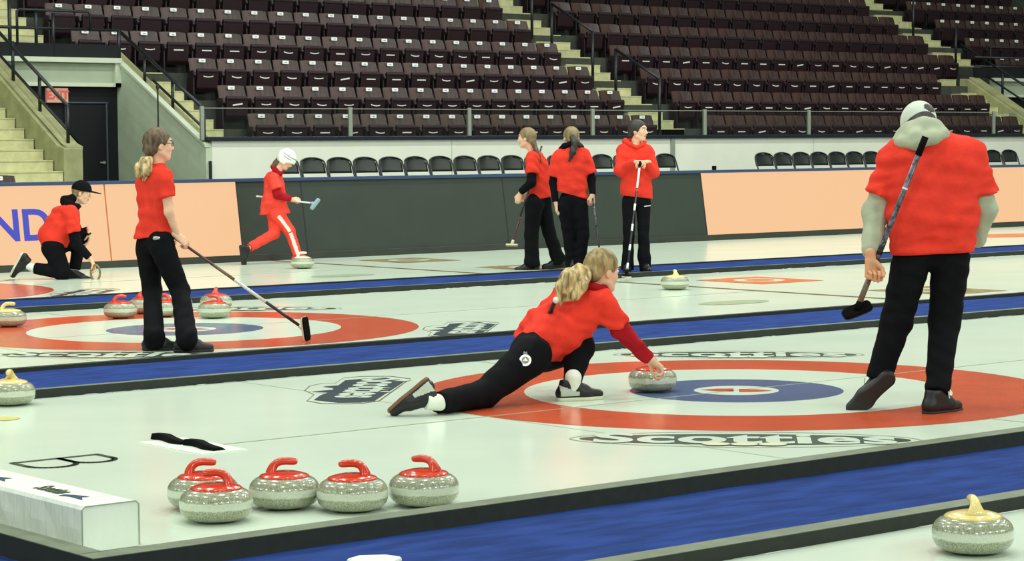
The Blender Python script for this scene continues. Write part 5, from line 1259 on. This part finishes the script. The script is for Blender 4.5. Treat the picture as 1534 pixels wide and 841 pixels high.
def trio_b():
    f = Fig(862, 404, z=CARP, vox=.012); J = f.J
    NK = J(857, 222, .02); SL, SR = J(836, 234, 0), J(876, 232, 0); C = (SL+SR)/2; PE = J(857, 300, 0)
    EL, WL = J(829, 274, .03), J(832, 303, -.02); ER, WR = J(886, 268, .03), J(888, 292, -.05)
    HL, HR = J(848, 308, 0), J(868, 308, 0); KL, KR = J(852, 352, .02), J(873, 352, .0); AL, AR = J(856, 394, .03), J(869, 394, 0)
    torso(f, NK, SL, SR, PE, .92); arm(f, SL, EL, WL, .9); arm(f, SR, ER, WR, .9); leg(f, HL, KL, AL, .88); leg(f, HR, KR, AR, .88)
    f.head(J(855, 206, .03), V(-.45, .88, .0), UP, 1.0, neck=NK, vox=.0075)
    f.hand(J(833, 305, -.02), V(.05, -.05, -1), V(.9, .2, 0), V(.2, .9, 0), (25, 30, 22), .95, vox=.005)
    f.hand(J(887, 293, -.05), V(.0, -.1, -1), V(-.5, .8, 0), V(.9, .2, 0)*-1, (55, 75, 50), .95, vox=.005)
    t = Sdf(.011, .045)
    t.cone(lerp(C, SL, .8), lerp(C, SR, .8), .070, .070); t.cone(J(848, 242, 0), J(849, 278, 0), .112, .100); t.cone(J(866, 242, 0), J(865, 278, 0), .112, .10); t.cone(J(849, 278, 0), J(847, 300, 0), .10, .105); t.cone(J(865, 278, 0), J(866, 302, 0), .10, .112); t.cone(J(857, 230, 0), J(857, 280, 0), .115, .11)
    t.cone(SL, J(829, 265, .02), .068, .078, cut='e', k=.035); t.cone(SR, J(884, 260, .02), .068, .078, cut='e', k=.035)
    t.cut(J(857, 292.5, 0), V(-.28, 0, -1)); t.folds(.006, [(10, -10, 55), (30, 20, 45)], 51); f.wear('tshirt', t, 'shirt')
    a = Sdf(.010, .02); a.cone(lerp(SL, EL, .5), EL, .052, .050); a.cone(EL, WL, .048, .036, cut='e'); a.cone(lerp(SR, ER, .5), ER, .052, .050); a.cone(ER, WR, .048, .036, cut='e'); f.wear('sleeves', a, 'black_cloth')
    h = Sdf(.010, .02); h.chain([J(840, 223, .05), J(846, 219, -.05), J(857, 216, -.08), J(866, 217, -.05), J(872, 221, .05)], [.026, .034, .038, .034, .026]); h.cone(J(848, 220, .04), J(866, 220, .04), .05, .05); f.wear('collar', h, 'black_cloth')
    p = Sdf(.011, .025); p.cone(J(850, 300, 0), J(866, 300, 0), .095, .095); p.cone(HL, KL, .098, .070); p.cone(KL, AL, .066, .066); p.cone(AL, J(856, 401, .03), .066, .070, cut='e'); p.cone(HR, KR, .098, .074); p.cone(KR, AR, .070, .066); p.cone(AR, J(869, 402, 0), .066, .070, cut='e')
    p.folds(.004, [(15, 15, 40)], 52); f.wear('trousers', p, 'black_cloth')
    for a_, d_ in ((AL, V(-.2, .9, 0)), (AR, V(.25, .9, 0))):
        a_ = a_.copy(); a_[2] = CARP+.096; f.shoe(a_, d_, UP, 'shoe_black', 'sole_black', .95)
    Fh, U, R = f.HF, f.HU, f.HR; P = lambda a_, b, c: f.HC+(Fh*a_+R*b+U*c)
    h = Sdf(.007, .012); h.ell(P(-.014, 0, .026), (.104, .087, .100), (Fh, R, U)); h.cone(P(-.07, -.03, -.03), P(-.07, .03, -.03), .045, .045); h.ell(P(.080, 0, -.035), (.070, .11, .092), (Fh, R, U), sub=True); h.cut(P(0, 0, -.09), -U); f.wear('hair', h, 'hair_olive')
    h = Sdf(.007, .02); h.chain([J(858, 206, -.08), J(862, 214, -.13), J(858, 228, -.15), J(853, 241, -.14)], [.034, .042, .034, .012]); h.chain([J(862, 210, -.08), J(868, 218, -.08)], [.034, .026]); h.folds(.004, [(90, -50, 60)], 5); f.wear('ponytail', h, 'hair_dark')
    f.finish('person from behind in red t-shirt with dark ponytail, middle of the standing trio', 'standing trio'); f.add_shoes()
    b0 = J(886, 270, .10); b1 = onZ(902, 404, CARP+.03); 
    b0 = J(887, 290, -.02)
    broom('dark broom with its head hidden, held by the middle girl of the trio', b0, b1, V(.9, .2, 0), V(0, 0, -1), 'broom_black', .011, bands=((.1, .45, 'broom_pattern'),))
def trio_c():
    f = Fig(955, 408, z=CARP, vox=.012); J = f.J
    NK = J(953, 212, 0); SL, SR = J(933, 226, 0), J(970, 227, 0); C = (SL+SR)/2; PE = J(953, 300, 0)
    EL, WL = J(929, 256, -.06), J(950, 242, -.20); ER, WR = J(979, 258, -.04), J(970, 243, -.20)
    HL, HR = J(942, 308, 0), J(964, 308, 0); KL, KR = J(942, 352, -.02), J(964, 352, -.02); AL, AR = J(940, 397, 0), J(966, 397, 0)
    torso(f, NK, SL, SR, PE, .9); arm(f, SL, EL, WL, .9); arm(f, SR, ER, WR, .9); leg(f, HL, KL, AL, .88); leg(f, HR, KR, AR, .88)
    f.head(J(956, 196, -.01), V(.88, -.42, .02), UP, .98, neck=NK, vox=.0065)
    f.hand(J(951, 243, -.21), V(.80, -.35, .05), V(0, -.2, -1), V(.1, .9, 0), (40, 50, 35), .95, vox=.005)
    f.hand(J(969, 243, -.21), V(-.80, -.30, .05), V(0, -.2, -1), V(.1, .9, 0), (30, 45, 35), .95, vox=.005)
    t = Sdf(.011, .045)
    t.cone(lerp(C, SL, .8), lerp(C, SR, .8), .070, .070); t.cone(J(944, 236, 0), J(944, 285, 0), .105, .100); t.cone(J(962, 236, 0), J(962, 285, 0), .105, .100); t.cone(J(944, 285, 0), J(944, 300, 0), .10, .095); t.cone(J(962, 285, 0), J(965, 302, 0), .10, .098)
    t.cone(SL, EL, .070, .064); t.cone(EL, lerp(EL, WL, .9), .062, .046, k=.03); t.cone(SR, ER, .070, .064); t.cone(ER, lerp(ER, WR, .9), .062, .046, k=.03)
    t.cut(J(955, 295.5, 0), V(-.12, 0, -1)); t.folds(.005, [(10, -10, 50), (30, 20, 45)], 61); f.wear('hoodie', t, 'shirt')
    h = Sdf(.009, .02); h.chain([J(941, 214, .06), J(937, 212, .02), J(943, 216, -.05), J(953, 221, -.08), J(963, 217, -.05), J(966, 213, .03)], [.030, .034, .026, .018, .022, .022]); h.cone(J(938, 213, .08), J(956, 212, .09), .035, .035); f.wear('hood', h, 'shirt')
    p = Sdf(.011, .02); p.cone(J(944, 302, 0), J(962, 302, 0), .088, .088); p.cone(HL, KL, .075, .062); p.cone(KL, AL, .058, .066); p.cone(AL, J(940, 405, 0), .066, .068, cut='e'); p.cone(HR, KR, .080, .060); p.cone(KR, J(965, 385, 0), .056, .072); p.cone(J(965, 385, 0), J(967, 405, 0), .07, .062, cut='e')
    p.folds(.004, [(15, 15, 40)], 62); f.wear('trousers', p, 'black_cloth')
    for a_, d_ in ((AL, V(-.15, -.95, 0)), (AR, V(.2, -.95, 0))):
        a_ = a_.copy(); a_[2] = CARP+.096; f.shoe(a_, d_, UP, 'shoe_black', 'sole_black', .95)
    Fh, U, R = f.HF, f.HU, f.HR; P = lambda a_, b, c: f.HC+(Fh*a_+R*b+U*c)*.98
    h = Sdf(.007, .012); h.ell(P(-.016, 0, .026), (.104, .086, .100), (Fh, R, U)); h.cone(P(-.075, -.02, -.04), P(-.075, .02, -.04), .042, .042); h.ell(P(.078, 0, -.045), (.064, .11, .100), (Fh, R, U), sub=True); h.ell(P(.0, .085, -.05), (.032, .05, .045), (Fh, R, U), sub=True); h.ell(P(.0, -.085, -.05), (.032, .05, .045), (Fh, R, U), sub=True); h.cut(P(0, 0, -.08), -U)
    f.wear('hair', h, 'hair_dark')
    f.finish('person in red hoodie looking right, hands stacked on a broom, right of the trio', 'standing trio'); f.add_shoes()
    b0 = J(959, 243, -.27); b1 = onZ(938.5, 412, CARP+.03)
    broom('black and white upright broom under the hands of the hoodie wearer', b0, b1, V(.25, -.95, 0), V(0, 0, -1), 'broom_black', .011, bands=((.06, .24, 'broom_white'), (.25, .27, 'broom_red'), (.38, .44, 'broom_white'), (.56, .62, 'broom_white'), (.74, .79, 'broom_white'), (.90, .95, 'broom_white')), grip=.06)
    c = J(970, 309, -.105); o = MB().add(xf([(-.035, -.006, 0), (.035, .002, 0), (.035, .010, 0), (-.033, .002, 0)], c, RH, UP, -DH), [(0, 1, 2, 3)]).build('thigh_mark', M['tag']); o.data.transform(Matrix.Translation(-V3(f.base))); o.parent = f.o
trio_a(); trio_b(); trio_c()
# ---------------------------------------------------------------- light
w = bpy.data.worlds.new('world'); scene.world = w; w.use_nodes = True
w.node_tree.nodes['Background'].inputs[0].default_value = (.90, 1, .92, 1); w.node_tree.nodes['Background'].inputs[1].default_value = .22
def lamp(x, y, z, size, power, col=(.96, 1, .93), tgt=None):
    l = bpy.data.lights.new('arena_or_fill_lamp', 'AREA'); l.shape = 'DISK'; l.size = size; l.energy = power; l.color = col
    o = bpy.data.objects.new('arena_or_fill_lamp', l); COL.objects.link(o); o.location = (x, y, z)
    if tgt:
        o.rotation_euler = (Vector(tgt)-Vector((x, y, z))).to_track_quat('-Z', 'Y').to_euler()
    return o
for ix in range(6):
    for iy in range(4):
        lamp(-8+ix*6.5, -6+iy*6.2, 11.5, .9, 226*[.9, 1.05, 1.3, 1.6][iy])
for iy in range(4): lamp(-24, -8+iy*9, 10, 1.1, 430, tgt=(8, 10+iy*2, 1))  # added fill lamps off to the left, brightening faces turned that way
for ix in range(6): lamp(-16+ix*7, -20, 9.5, 1.1, 520, tgt=(2+ix*3, 8, 1))  # added fill lamps behind the camera, lifting upright surfaces from the front
scene.view_settings.view_transform = 'Standard'; scene.view_settings.look = 'None'; scene.view_settings.gamma = 1; scene.view_settings.exposure = 0
scene.view_settings.use_curve_mapping = False
scene.cycles.max_bounces = 6; scene.cycles.use_denoising = True
